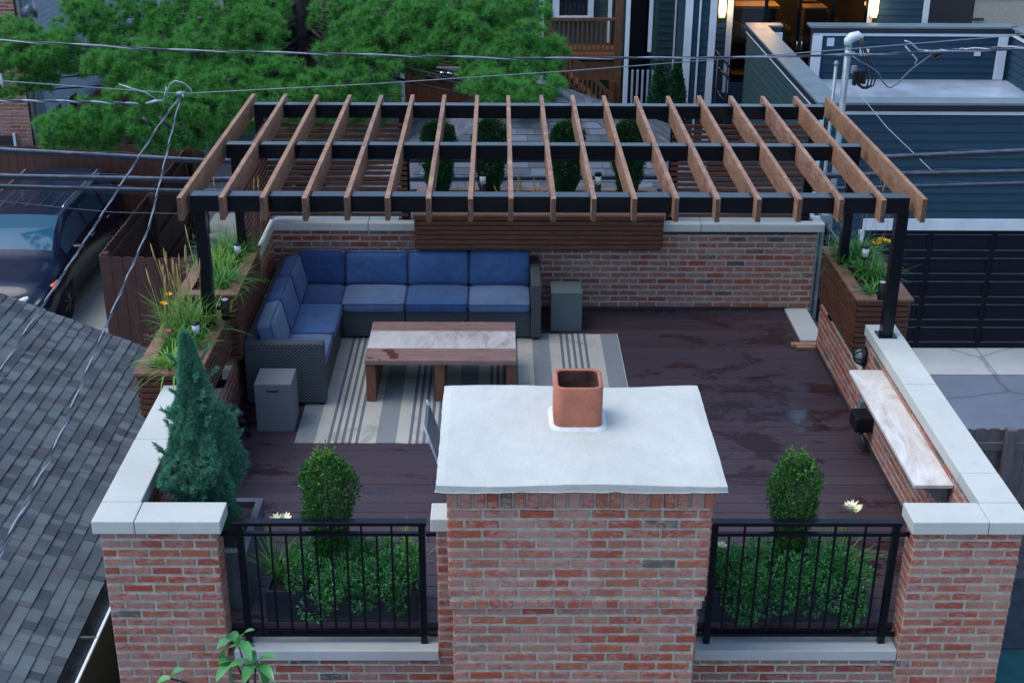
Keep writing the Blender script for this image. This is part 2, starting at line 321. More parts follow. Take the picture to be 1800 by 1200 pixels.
def solo(name,mb,mat,label,cat,loc=None,group=None,bev=0,kind=None):
    mats=[M[k] for k in (mat if isinstance(mat,(list,tuple)) else [mat])]
    if loc is None: a=np.array(mb.v); loc=(float(a[:,0].mean()),float(a[:,1].mean()),float(a[:,2].min()))
    o=mobj(name,mb.mesh(name,mats,loc),None,bev); o.location=loc; return tag(o,label,cat,group,kind)
def struct(name,mb,mat):
    mats=[M[k] for k in (mat if isinstance(mat,(list,tuple)) else [mat])]
    return tag(mobj(name,mb.mesh(name,mats)),kind='structure')
def thing(name,label,cat,loc,group=None):
    o=bpy.data.objects.new(name,None); COL.objects.link(o); o.location=loc; o.empty_display_size=.1; return tag(o,label,cat,group)
def npmesh(name,V,F,mat,off=(0,0,0),sm=False):
    V=np.asarray(V,np.float32)-np.array(off,np.float32); F=np.asarray(F,np.int32); k=F.shape[1]
    me=bpy.data.meshes.new(name); me.vertices.add(len(V)); me.vertices.foreach_set('co',V.ravel()); me.loops.add(F.size); me.loops.foreach_set('vertex_index',F.ravel())
    me.polygons.add(len(F)); me.polygons.foreach_set('loop_start',np.arange(0,F.size,k,dtype=np.int32)); me.polygons.foreach_set('loop_total',np.full(len(F),k,np.int32))
    me.materials.append(M[mat]); me.update(calc_edges=True)
    if sm: me.polygons.foreach_set('use_smooth',np.ones(len(F),bool))
    return me
def nrm(a): return a/np.maximum(np.linalg.norm(a,axis=1,keepdims=True),1e-9)
def leaves(P,D,L,Wd,fold=.25):  # folded diamond leaves (2 tris each sharing the mid vein)
    n=len(P); D=nrm(D); S=nrm(np.cross(D,rng.normal(size=(n,3)))); U=np.cross(D,S)
    L=np.broadcast_to(np.asarray(L),(n,))[:,None]; Wd=np.broadcast_to(np.asarray(Wd),(n,))[:,None]
    a=P; c=P+D*L; m=P+D*L*.5; l=m+S*Wd*.5+U*Wd*fold; r=m-S*Wd*.5+U*Wd*fold
    V=np.stack([a,l,c,r],1).reshape(-1,3); b=np.arange(n)[:,None]*4
    F=np.concatenate([b+np.array([[0,1,2]]),b+np.array([[0,2,3]])]); return V,F
def needles(P,D,per,L,w,spread=.9):
    n=len(P); C=np.repeat(P,per,0); DD=nrm(np.repeat(nrm(D),per,0)*1.0+nrm(rng.normal(size=(n*per,3)))*spread)
    S=nrm(np.cross(DD,rng.normal(size=DD.shape)))*w*.5; LL=L*rng.uniform(.7,1.15,(n*per,1))
    V=np.stack([C+S,C-S,C+DD*LL],1).reshape(-1,3); F=np.arange(len(V)).reshape(-1,3); return V,F
# courses of real bricks standing 5 mm proud of their mortar bed
BW,BH=.196,.0652
def bricks(mb,o,u,n,L,H,bw=BW,bh=BH,gap=.0125,proud=.007,mi=1,ph=0,seg=3,fromtop=True):
    o,u,n=Vector(o),Vector(u).normalized(),Vector(n).normalized(); k=0; rows=int(math.ceil(H/bh-.02))
    for r in range(rows):
        z1=H-r*bh if fromtop else (r+1)*bh; z0=max(z1-bh+gap,0) 
        if z1>H+1e-4: z1=H
        if z1-z0<.012: continue
        off=(.5*bw if (r+ph)%2 else 0)+random.uniform(-.006,.006); x=-off
        while x<L:
            a=max(x,0); b=min(x+bw-gap,L); x+=bw
            if b-a<.02: continue
            j=.0034; nn=seg if b-a>.1 else 2; pr=proud+random.uniform(-.002,.002); tilt=random.uniform(-.0012,.0012)
            top=[];bot=[]
            for i in range(nn+1):
                t=a+(b-a)*i/nn; top.append((t,z1-random.uniform(0,j)+tilt)); bot.append((t,z0+random.uniform(0,j)+tilt))
            ring=top+bot[::-1]; m=len(ring); cx=(a+b)/2; cz=(z0+z1)/2
            outer=[o+u*p[0]+Vector((0,0,p[1]))-n*.004 for p in ring]
            inn=[o+u*(p[0]+(.004 if p[0]<cx-1e-6 and abs(p[0]-a)<1e-6 else (-.004 if abs(p[0]-b)<1e-6 else 0)))+Vector((0,0,p[1]+(.004 if p[1]<cz else -.004)))+n*(pr+random.uniform(-.0012,.0012)) for p in ring]
            vs=outer+inn; fs=[(i,(i+1)%m,m+(i+1)%m,m+i) for i in range(m)]
            for i in range(nn): fs.append((m+i,m+i+1,m+m-2-i,m+m-1-i))
            if u.cross(Vector((0,0,1))).dot(n)>0: pass
            fs=[tuple(reversed(f)) for f in fs] if u.cross(Vector((0,0,1))).dot(n)>0 else fs
            mb.add(vs,fs,mi=mi)
def slab_stack(mb,x0,x1,y0,y1,z0,z1,h=.038,gap=.012,th=.02,sides='NSEW',stag=.012):
    z=z1-h; k=0
    while z>=z0-1e-3:
        e=stag if k%2 else 0
        if 'S' in sides: mb.box(x0-(.014-e),x1+(.014-e),y0-th,y0,z,z+h)
        if 'N' in sides: mb.box(x0-e,x1+e,y1,y1+th,z,z+h)
        if 'W' in sides: mb.box(x0-th,x0,y0-e+.001,y1+e-.001,z+.001,z+h-.001)
        if 'E' in sides: mb.box(x1,x1+th,y0-e+.001,y1+e-.001,z+.001,z+h-.001)
        z-=h+gap; k+=1
def lap(mb,p0,p1,z0,z1,out,expo=.13,th=.018,mi=0):
    p0,p1,out=Vector(p0),Vector(p1),Vector(out).normalized(); z=z0
    while z<z1-.01:
        h=min(expo,z1-z); a=Vector((p0.x,p0.y,z)); b=Vector((p1.x,p1.y,z)); c=a+Vector((0,0,h)); d=b+Vector((0,0,h)); o=out*th
        vs=[a,b,d,c,a+o,b+o,d+out*.001,c+out*.001]; mb.add(vs,[(0,1,5,4),(4,5,6,7),(0,4,7,3),(1,2,6,5),(3,7,6,2),(0,3,2,1)],mi=mi); z+=expo
# ------------------------------------------------------------------ ground
gb=MB(); gb.add([(-60,-30,G),(60,-30,G),(60,90,G),(-60,90,G)],[(0,1,2,3)]); struct('ground',gb,'ground')
struct('alley',MB().box(-40,40,6.25,11.27,G-.01,G+.004),'asphalt')
ap=MB()
for i in range(9): ap.box(5.6+i*1.52,5.6+i*1.52+1.505,11.29,12.28,G-.01,G+.012+.002*(i%2))
struct('apron',ap,'apron')
struct('parking_pad',MB().box(-9,-3.45,11.28,17.3,G-.01,G+.008).box(-3.3,-.8,15.6,19,G-.01,G+.006),'pad')
# ------------------------------------------------------------------ brick roof-deck building
XR=5.83; WL=.23; WR=5.60; ZC=.91; ch=.093; zb=ZC-ch; YB=5.66
bld=thing('brick_garage','red brick garage with a roof terrace, pale stone copings and sills round its parapet','building',(2.9,2.9,G))
w=MB(); w.box(.035,.755,.035,.20,G,zb); w.box(.035,WL,.20,1.93,G,zb)
bricks(w,(.035,.035,-1.2),(1,0,0),(0,-1,0),.72,zb+1.2,ph=1); bricks(w,(.755,.035,-.17),(0,1,0),(1,0,0),.165,zb+.17)
bricks(w,(WL,.20,0),(0,1,0),(1,0,0),1.73,zb); bricks(w,(.23,.20,0),(1,0,0),(0,1,0),.5,zb)
part('wall',w,('mortar','brick'),bld,label='left front brick pier with its short parapet')
w=MB(); w.box(5.125,5.795,.035,.20,G,zb); w.box(WR,5.795,.20,3.13,G,zb); w.box(WR,5.795,3.13,4.70,G,.45)
bricks(w,(5.125,.035,-1.2),(1,0,0),(0,-1,0),.67,zb+1.2); bricks(w,(5.125,.035,-.17),(0,1,0),(-1,0,0),.165,zb+.17); bricks(w,(5.795,.035,-1.2),(0,1,0),(1,0,0),3.0,zb+1.2)
bricks(w,(WR,.20,0),(0,1,0),(-1,0,0),2.93,zb); bricks(w,(WR,3.13,0),(0,1,0),(-1,0,0),1.57,.45)
bricks(w,(5.125,.20,0),(1,0,0),(0,1,0),.47,zb)
part('wall',w,('mortar','brick'),bld,label='right front brick pier and long right parapet')
w=MB(); w.box(.035,WL,1.93,4.55,G,.45); w.box(.035,WL,4.55,5.66,G,.86); w.box(.035,5.74,YB,5.87,G,.86)
bricks(w,(WL,1.93,0),(0,1,0),(1,0,0),2.62,.45); bricks(w,(WL,4.55,0),(0,1,0),(1,0,0),1.1,.86); bricks(w,(WL,YB,0),(1,0,0),(0,-1,0),5.51,.86)
bricks(w,(5.74,YB,-.6),(0,1,0),(1,0,0),.2,1.46)
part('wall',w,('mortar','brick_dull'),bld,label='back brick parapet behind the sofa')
w=MB(); zs=-.163
w.box(.755,2.24,.07,.19,G,zs); w.box(3.70,5.125,.07,.19,G,zs)
bricks(w,(.755,.07,-1.2),(1,0,0),(0,-1,0),1.49,zs+1.2); bricks(w,(3.66,.07,-1.2),(1,0,0),(0,-1,0),1.465,zs+1.2)
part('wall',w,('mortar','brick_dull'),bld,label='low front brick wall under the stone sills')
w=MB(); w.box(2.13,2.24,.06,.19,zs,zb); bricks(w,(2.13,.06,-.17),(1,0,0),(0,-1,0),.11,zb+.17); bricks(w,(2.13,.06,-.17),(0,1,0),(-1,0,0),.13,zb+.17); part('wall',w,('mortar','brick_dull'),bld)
w=MB(); w.box(3.70,3.80,.06,.19,zs,zb); part('wall',w,('mortar',),bld)
def cop(x0,x1,y0,y1,z0,z1,mat='limestone'): part('coping',MB().box(x0,x1,y0,y1,z0,z1),mat,bld,bev=.007)
cop(0,.262,0,.239,zb,ZC); cop(.266,.794,.0,.239,zb,ZC-.001); cop(0,.25,.243,1.08,zb,ZC); cop(0.001,.249,1.084,1.94,zb,ZC-.001)
cop(5.09,5.566,0,.239,zb,ZC); cop(5.57,XR,0,.239,zb,ZC-.001); cop(5.578,XR,.243,.62,zb,ZC); cop(5.578,XR,.624,1.98,zb,ZC-.002); cop(5.578,XR,1.984,3.13,zb,ZC)
cop(.0,.255,4.55,5.60,.86,.945); cop(0,1.2,5.61,5.90,.86,.945); cop(1.204,4.55,5.61,5.90,.86,.944); cop(4.554,5.80,5.61,5.90,.86,.945)
cop(2.09,2.235,.03,.23,zb,ZC); cop(3.70,3.83,.03,.23,zb,ZC)
part('sill',MB().box(.80,2.128,.03,.225,-.163,-.083),'sill',bld,bev=.006); part('sill',MB().box(3.72,5.118,.03,.225,-.163,-.083),'sill',bld,bev=.006)
part('flashing',MB().box(4.16,5.735,5.645,5.655,.825,.858).box(WL+.01,5.50,5.638,5.653,.0,.032),'flash',bld)
part('flashing',MB().box(5.578,5.592,.2,4.70,.004,.03),'flash',bld)
f=MB(); f.box(.04,5.78,.2,5.6,-.35,-.06); part('roof',f,'flash',bld)
# chimney with soldier and rowlock courses
cf=-.594
c=MB(); c.box(2.235,3.715,cf,.58,.74,1.49); c.box(2.262,3.675,cf+.012,.56,G,.74)
H1=1.49-.136; bricks(c,(2.228,cf,.758),(1,0,0),(0,-1,0),1.494,1.354-.758,bw=.203,bh=.0662,seg=5,gap=.0135,proud=.009)
bricks(c,(2.25,cf+.012,-.6),(1,0,0),(0,-1,0),1.43,.69+.6,bw=.203,bh=.0662,seg=5,gap=.0135,proud=.009)
bricks(c,(3.72,cf,.758),(0,1,0),(1,0,0),1.17,.59,seg=3); bricks(c,(2.23,cf,.758),(0,1,0),(-1,0,0),1.17,.59,seg=3)
bricks(c,(3.68,cf+.012,-.6),(0,1,0),(1,0,0),1.14,1.29,seg=3); bricks(c,(2.255,cf+.012,-.6),(0,1,0),(-1,0,0),1.14,1.29,seg=3)
chim=part('chimney',c,('mortar','brick'),bld,label='broad brick chimney in the middle of the front wall')
s_=MB(); bricks(s_,(2.222,cf-.006,1.357),(1,0,0),(0,-1,0),1.506,.133,bw=.0765,bh=.136,gap=.012,seg=2,proud=.010,mi=0)
bricks(s_,(3.726,cf-.004,1.357),(0,1,0),(1,0,0),1.17,.133,bw=.0765,bh=.136,gap=.012,seg=2,mi=0); part('soldier_course',s_,('brick',),chim)
s_=MB(); s_.box(2.236,3.70,cf-.004,.57,.688,.756,mi=1); bricks(s_,(2.232,cf-.006,.690),(1,0,0),(0,-1,0),1.47,.062,bw=.076,bh=.068,gap=.013,seg=2,proud=.012,mi=0)
part('rowlock_course',s_,('brick','mortar'),chim)
# trowelled cap, slightly uneven
n1,n2=34,22; vs=[]
cx0,cx1,cy0,cy1=2.165,3.792,-.640,.630
for j in range(n2+1):
    for i in range(n1+1):
        x=cx0+(cx1-cx0)*i/n1; y=cy0+(cy1-cy0)*j/n2; e=min(i,n1-i,(n2-j),j)
        z=1.545+.006*math.sin(x*5+y*3)+.004*math.sin(y*9-x*4)+random.uniform(-.0012,.0012)-(.007 if e==0 else 0)
        if e==0: x+=random.uniform(-.0012,.0012); y+=.004*math.sin(x*7)
        vs.append((x,y,z))
fs=[(j*(n1+1)+i,j*(n1+1)+i+1,(j+1)*(n1+1)+i+1,(j+1)*(n1+1)+i) for j in range(n2) for i in range(n1)]
per=[i for i in range(n1+1)]+[j*(n1+1)+n1 for j in range(1,n2+1)]+[n2*(n1+1)+i for i in range(n1-1,-1,-1)]+[j*(n1+1) for j in range(n2-1,0,-1)]
b0=len(vs)
for k in per: p=vs[k]; vs.append((p[0]+random.uniform(-.004,.004),p[1]+random.uniform(-.003,.003),1.492+random.uniform(-.003,.003)))
m=len(per)
for k in range(m): q=(k+1)%m; fs.append((per[k],b0+k,b0+q,per[q]))
fs.append(tuple(b0+k for k in range(m)))
cp=MB(); cp.add(vs,fs,sm=False); part('chimney_cap',cp,'cap',chim,bev=.004)
def rrect(cx,cy,hx,hy,r,n=6):
    o=[]
    for sx,sy,a0 in ((1,1,0),(-1,1,90),(-1,-1,180),(1,-1,270)):
        for k in range(n+1):
            a=R(a0+90*k/n); o.append((cx+sx*(hx-r)+r*math.cos(a),cy+sy*(hy-r)+r*math.sin(a)))
    return o
def ringpipe(mb,rings,sm=True,mi=0):
    n=len(rings[0]); vs=[p for r_ in rings for p in r_]; fs=[]
    for i in range(len(rings)-1):
        for k in range(n): q=(k+1)%n; fs.append((i*n+k,i*n+q,(i+1)*n+q,(i+1)*n+k))
    mb.add(vs,fs,sm=sm,mi=mi)
fl=MB(); fx,fy=2.990,.148; zt=1.822
O=lambda h,z,r=.055:[(x,y,z) for x,y in rrect(fx,fy,h,h,r)]
ringpipe(fl,[O(.146,1.53),O(.146,zt-.006),O(.141,zt),O(.126,zt,.045),O(.121,zt-.006,.04)]); ringpipe(fl,[O(.121,zt-.006,.04),O(.121,zt-.07,.04),O(.1205,1.50,.04)],mi=1)
flue=part('flue_pipe',fl,('terra','soot'),chim)
g=MB(); ringpipe(g,[O(.175,1.545,.06),O(.168,1.560,.06),O(.150,1.567,.055),O(.140,1.567,.05)]); part('grout_collar',g,'grout',flue)
# ------------------------------------------------------------------ deck
d=MB(); y=.225; k=0
while y<YB-.01:
    y1=min(y+.1335,YB-.02); cuts=[WL+.005,WR-.01]
    if k%3==1: cuts=[WL+.005,2.0+(k%5)*.001,WR-.01]
    if y>4.72: cuts[-1]=5.74
    for a,b in zip(cuts,cuts[1:]): d.box(a+.0015,b-.0015,y,y1,-.05,random.uniform(-.001,.001))
    y+=.14; k+=1
struct('deck',d,'deck').modifiers.new('bevel','BEVEL').width=.0012
solo('threshold_slab',MB().box(5.47,5.70,4.80,5.62,0.0,.03),'limestone','pale stone threshold slab on the deck at the far right corner','slab',bev=.005)
solo('wood_offcut',MB().box(5.36,5.60,4.69,4.755,.002,.032).box(5.40,5.60,4.64,4.688,.002,.028),'offcut','short light wood offcuts lying by the right wall end','wood',bev=.003)
# ------------------------------------------------------------------ rug
r_=MB(); nx=40; rx0,rx1,ry0,ry1=.816,3.69,2.707,4.99
vs=[];fs=[];uvs=[]
for j in range(2):
    for i in range(nx+1):
        x=rx0+(rx1-rx0)*i/nx; vs.append((x,(ry0,ry1)[j]+random.uniform(-.004,.004),.010+.002*math.sin(i*1.3)))
for i in range(nx): fs.append((i,i+1,nx+2+i,nx+1+i)); uvs.append([(rx0*0+(vs[q][0]-rx0),vs[q][1]) for q in (i,i+1,nx+2+i,nx+1+i)])
b=len(vs); vs+=[(v[0],v[1],.001) for v in vs[:]]
for i in range(nx): fs.append((b+i,b+i+1,i+1,i)); uvs.append([(vs[q][0]-rx0,0) for q in (b+i,b+i+1,i+1,i)])
r_.add(vs,fs,uvs=uvs); solo('striped_rug',r_,'rug','grey and cream striped outdoor rug lying under the coffee table','rug')
# ------------------------------------------------------------------ pergola
pg=thing('pergola','black steel pergola with nineteen brown timber rafters over the back of the terrace','pergola',(2.9,4.3,ZC))
BZ0,BZ1=1.985,2.114
for (y0,y1,x0,x1) in ((2.806,2.938,.12,5.712),(4.281,4.393,.12,5.70),(5.726,5.842,.12,5.70)):
    part('beam',MB().box(x0,x1,y0,y1,BZ0,BZ1),'black',pg,bev=.004)
for i in range(19):
    x=.054+.317*i+random.uniform(-.006,.006); dx=random.uniform(-.004,.004); dz=random.uniform(-.004,.004); a0=2.66+random.uniform(-.012,.012); a1=6.03+random.uniform(-.012,.012); b=MB(); t=.037
    z0,z1=1.962,2.146
    vs=[Vector(p) for p in ((x,a0,z0),(x+t,a0,z0),(x+dx,a1,z0),(x+t+dx,a1,z0),(x,a0,z1+dz),(x+t,a0,z1+dz),(x+dx,a1,z1-dz),(x+t+dx,a1,z1-dz))]
    b.add(vs,[(0,2,3,1),(4,5,7,6),(2,6,7,3),(0,4,6,2),(1,3,7,5)]); b.add([vs[k] for k in (0,1,5,4)],[(0,1,2,3)],mi=1)
    o=part('rafter',b,('rafter','endgrain'),pg); o.data.polygons
def post(x,y,z0,s=.055,base=True):
    b=MB(); b.box(x-s,x+s,y-s,y+s,z0,BZ0+.003)
    if base: b.box(x-s-.03,x+s+.03,y-s-.025,y+s+.025,z0,z0+.012)
    return part('post',b,'black',pg,bev=.003)
pR=post(5.69,2.905,ZC,.046); pL=post(.17,2.90,.455,.046); post(.19,4.34,.455,.04); post(5.66,4.34,.455,.04)
for x in (.16,1.575,4.255,5.62): post(x,5.79,.945,.045)
def screen(f): b=MB(); f(b); part('slat_screen',b,'slat',pg,bev=.002)
def scr(x0,x1):
    def f(b):
        z=.985
        while z<1.93: b.box(x0,x1,5.745,5.79-.045,z,z+.034) if False else b.box(x0,x1,5.70,5.725,z,z+.034); z+=.054
    return f
screen(scr(.22,1.60)); screen(scr(4.22,5.56))
def f(b):
    z=.985
    while z<1.95: b.box(.205,.228,4.42,5.70,z,z+.034); z+=.054
screen(f)
def spot(x,y,z,pst):
    b=MB(); b.cyl((x,y),.030,z-.075,z+.07,16); b.box(x,x+.05 if x<3 and False else x+.045,y-.01,y+.01,z-.01,z+.02)
    o=part('spotlight',b,'blackmat',pst); q=MB(); q.tube([(x,y,z+.062),(x,y,z+.073)],[.024,.024],16); part('lens',q,'lens',o)
spot(5.60,2.87,1.32,pR); q=MB()
def spotL():
    b=MB(); x,y,z=.295,2.93,1.13; b.cyl((x,y),.036,z-.10,z+.07,16); b.box(x-.07,x,y-.01,y+.01,z-.02,z+.01); o=part('spotlight',b,'blackmat',pL); q=MB(); q.cyl((x,y),.028,z+.062,z+.073,16); part('lens',q,'lens',o)
spotL()
# ------------------------------------------------------------------ slatted planters
def planter(label,x0,x1,y0,y1,zb_,zt,sides='NSEW',rimw=.075,zb_side=None):
    t=thing('wooden_planter',label,'planter',((x0+x1)/2,(y0+y1)/2,zb_))
    b=MB(); slab_stack(b,x0,x1,y0,y1,zb_,zt-.03,h=.036,gap=.013,sides=sides); part('slat_wall',b,'slat',t,bev=.002)
    b=MB(); b.box(x0-.0,x1,y0,y1,max(zb_+.01,.462),zt-.10); part('liner',b,'flash',t)
    b=MB(); e=.034; b.box(x0-e,x0+rimw,y0+rimw,y1-rimw,zt-.025,zt); b.box(x1-rimw,x1+e,y0+rimw,y1-rimw,zt-.025,zt); b.box(x0-e,x1+e,y0-e,y0+rimw-.002,zt-.025,zt-.001); b.box(x0-e,x1+e,y1-rimw+.002,y1+e,zt-.025,zt-.001); part('rim',b,'rim',t,bev=.003)
    b=MB(); n=24; mm=12; vs=[];fs=[]
    for j in range(mm+1):
        for i in range(n+1): vs.append((x0+.03+(x1-x0-.06)*j/mm,y0+.03+(y1-y0-.06)*i/n,zt-.06+random.uniform(-.012,.014)))
    for j in range(mm):
        for i in range(n): a=j*(n+1)+i; fs.append((a,a+n+1,a+n+2,a+1))
    b.add(vs,fs); part('soil',b,'soil',t)
    k=700; P=np.c_[rng.uniform(x0+.04,x1-.04,k),rng.uniform(y0+.04,y1-.04,k),np.full(k,zt-.05)]; D=rng.normal(size=(k,3))*[1,1,.25]
    V,F=leaves(P,D,rng.uniform(.02,.06,k),.009); o=mobj('mulch_chips',npmesh('mulch_chips',V,F,'mulch',wloc(t)),t); o['kind']='stuff'
    return t
M['mulch']=plain('mulch_chip',(.11,.08,.07),.9,var=.6,sc=30)
planter('slatted wood planter on the left wall, nearest to the juniper, thick with tall grasses',-.19,.245,1.985,3.20,.60,1.0)
planter('slatted wood planter on the left wall, directly behind the blue sofa seats',-.15,.295,3.30,4.46,.50,1.11)
planter('slatted wood planter on the right wall behind the black pergola post',5.610,6.04,3.50,4.78,.46,1.0)
planter('long slatted wood planter hung on the back wall with four boxwoods',1.70,4.12,5.37,6.20,.735,1.13)
# ------------------------------------------------------------------ plants
def blades(P,D0,L,wd,droop,seg=5):
    n=len(P); V=[];F=[]; D=nrm(D0); H=nrm(D*[1,1,0]+1e-6); S=nrm(np.cross(H,[0,0,1.0])); L=np.broadcast_to(L,(n,)); droop=np.broadcast_to(droop,(n,)); wd=np.broadcast_to(wd,(n,))
    T=np.linspace(0,1,seg+1); rows=[]
    for t in T:
        c=P+D*(L*t)[:,None]+H*(L*droop*.35*t**2)[:,None]-np.array([0,0,1.])*(L*droop*t**2.2)[:,None]
        w_=wd*.5*(1-t**2)*(.6+.8*t if t<.5 else 1)+.0006; rows.append(np.stack([c-S*w_[:,None],c+S*w_[:,None]],1))
    A=np.stack(rows,1).reshape(n,-1,3); V=A.reshape(-1,3); k=2*(seg+1); b=np.arange(n)[:,None]*k
    F=np.concatenate([b+np.array([[2*i,2*i+1,2*i+3,2*i+2]]) for i in range(seg)]); return V,F
def clump(name,label,cat,c,n,L,wd=.010,spread=.5,droop=.55,mat='grass',group=None,rad=.05,plumes=0,plL=.75,flowers=(),fmat='yellow'):
    n=int(n*1.5); L*=1.02; droop*=.85
    t=thing(name,label,cat,c,group); P=np.array(c)+np.c_[rng.normal(size=(n,2))*rad,np.zeros(n)]; D=np.c_[rng.normal(size=(n,2))*spread,np.ones(n)]
    V,F=blades(P,D,rng.uniform(.55,1.1,n)*L,wd*rng.uniform(.6,1.2,n),rng.uniform(.2,1.,n)*droop); mobj('leaf_blades',npmesh('leaf_blades',V,F,mat,c,True),t)
    if plumes:
        st=MB(); 
        for k in range(plumes):
            b=Vector(c)+Vector((random.gauss(0,rad*1.5),random.gauss(0,rad*2.2),0)); e=b+Vector((random.gauss(0,.09),random.gauss(0,.08),plL*random.uniform(.75,1.1))); st.tube([b,(b+e)/2+Vector((.01,0,.01)),e],.0016,4)
            m_=e-(e-b).normalized()*.15; st.tube([m_,m_.lerp(e,.3),m_.lerp(e,.7),e],[.003,.0075,.006,.001],6)
        part('seed_plumes',st,'tan',t)
    for k,(fx_,fy_,fz_,r) in enumerate(flowers):
        fb=Vector((fx_,fy_,fz_)); b=MB(); b.tube([Vector(c)+Vector((0,0,.05)),fb.lerp(Vector(c),.4)+Vector((0,0,.06)),fb],.0025,5); part('flower_stem',b,mat,t)
        P=np.repeat(np.array([fb]),9,0); a=np.arange(9)*2*np.pi/9*2; D=np.c_[np.cos(a),np.sin(a),np.full(9,.55)+.4*(np.arange(9)%2)]
        V,F=leaves(P,D,r,r*.5,.2); mobj('flower',npmesh('flower',V,F,fmat,c),t)
    return t
clump('feather_grass','tall feather reed grass with tan plumes in the left planter nearest the juniper','grass',(-.02,2.75,.95),150,.55,.008,.38,.7,'grass2',plumes=22,plL=.72,rad=.07)
clump('daylily','pale green daylily clump at the near end of the left planter beside the juniper','plant',(.03,2.12,.95),95,.32,.016,.75,.95,'grass2',rad=.03)
clump('daylily','dark pink flowering daylily in the left planter nearest the juniper','plant',(.06,2.42,.95),110,.36,.012,.6,.8,'grass',rad=.04,flowers=((-.02,2.30,1.18,.035),(-.20,2.32,1.14,.03)),fmat='pink')
clump('daylily','bright green daylily with two yellow blooms in the left planter','plant',(.08,2.95,.95),140,.38,.011,.7,.8,'grass',rad=.07,flowers=((-.14,2.70,1.25,.04),(-.10,2.72,1.32,.038)),fmat='yellow')
clump('daylily','green daylily at the near end of the planter behind the sofa','plant',(.18,3.58,1.06),110,.34,.011,.75,.85,'grass',rad=.06)
clump('daylily','arching daylily halfway along the planter behind the sofa','plant',(.05,3.95,1.06),130,.36,.011,.7,.85,'grass2',rad=.06)
clump('daylily','broad dark daylily at the far end of the planter behind the sofa','plant',(.10,4.32,1.06),150,.42,.012,.75,.8,'grass',rad=.07,plumes=5,plL=.8)
clump('daylily','daylily with yellow blooms at the far end of the right planter','plant',(5.80,4.50,.95),170,.46,.013,.6,.8,'grass',rad=.07,plumes=9,plL=1.0,flowers=((5.93,4.25,1.22,.05),(5.96,4.20,1.27,.05),(6.02,4.22,1.25,.04)))
clump('daylily','daylily in the middle of the right planter beside the solar lamp','plant',(5.86,4.10,.95),130,.38,.012,.65,.8,'grass',rad=.06)
clump('daylily','small daylily at the near end of the right planter by the post','plant',(5.78,3.68,.95),60,.27,.014,.8,.95,'grass',rad=.03)
def blobpts(c,r,n,shell=.55,low=False):
    d=nrm(rng.normal(size=(n,3))); 
    if low: d[:,2]=np.abs(d[:,2])
    return np.array(c)+d*np.array(r)*(shell+(1-shell)*rng.uniform(0,1,(n,1))**.5),d
def upright(name,label,c,r,z0,z1,n,mat,leaf=.024,group=None,taper=.75,shape=None):
    t=thing(name,label,'shrub',(c[0],c[1],z0),group); h=z1-z0; z=rng.uniform(0,1,n)**.9; a=rng.uniform(0,2*np.pi,n)
    prof=np.interp(z,*shape) if shape else np.interp(z,[0,.3,.62,.85,.94,1],[taper*.7,taper,1,.95,.72,.35])
    lump=1+.10*np.sin(a*5+z*9)+.08*np.sin(a*3-z*17)+.05*rng.normal(size=n)
    from mathutils import noise as mn
    sd_=random.uniform(0,50); lump=lump+np.array([.20*mn.noise(Vector((math.cos(q)*2+sd_,math.sin(q)*2,w_*4)))+.28*mn.noise(Vector((math.cos(q)*6+sd_,math.sin(q)*6,w_*5))) for q,w_ in zip(a,z)])
    rr=r*prof*lump*(.70+.30*rng.uniform(0,1,n)**.35); rr=np.where(rng.uniform(0,1,n)<.25,rr*rng.uniform(.3,1,n),rr)
    P=np.c_[c[0]+rr*np.cos(a),c[1]+rr*np.sin(a),z0+z*h+rng.normal(size=n)*.012]; D=np.c_[np.cos(a)*.7,np.sin(a)*.7,np.full(n,.9)]+rng.normal(size=(n,3))*.5
    V,F=leaves(P,D,leaf*rng.uniform(.7,1.3,n),leaf*.55)
    b=MB(); b.tube([(c[0],c[1],z0-.06),(c[0]+.01,c[1],z0+h*.4),(c[0],c[1]+.01,z0+h*.8)],[.014,.011,.005],6); part('trunk',b,'bark',t)
    k=14; 
    for q in range(0): pass
    # sprigs breaking the outline
    ns=80; az=rng.uniform(0,2*np.pi,ns); zz=1-.6*rng.uniform(0,1,ns)**1.8; pr=np.interp(zz,*shape) if shape else np.interp(zz,[0,.15,.6,.85,.95,1],[taper*.6,taper,1,.85,.55,.15])
    B=np.c_[c[0]+r*pr*np.cos(az),c[1]+r*pr*np.sin(az),z0+zz*h]; PP=[];DD=[]
    for q in range(ns):
        dr=np.array([math.cos(az[q])*.35,math.sin(az[q])*.35,1.]); Lg=random.uniform(.03,.11)
        B[q][:2]=np.array(c[:2])+(B[q][:2]-np.array(c[:2]))*random.uniform(.35,1)
        for w_ in np.linspace(0,1,12): PP.append(B[q]+dr*Lg*w_+rng.normal(size=3)*.003); DD.append(dr+rng.normal(size=3)*.9)
    V2,F2=leaves(np.array(PP),np.array(DD),leaf*.95,leaf*.5); me=npmesh('foliage',np.concatenate([V,V2]),np.concatenate([F,F2+len(V)]),mat,(c[0],c[1],z0)); me.materials.append(M['hollytip' if mat=='holly' else mat]); me.polygons.foreach_set('material_index',np.r_[np.zeros(len(F),np.int32),np.ones(len(F2),np.int32)]); mobj('foliage',me,t)
    return t
M['hollytip']=foliage('holly_tips',(.04,.13,.02),(.09,.22,.03),(.16,.30,.05),.4,.5)
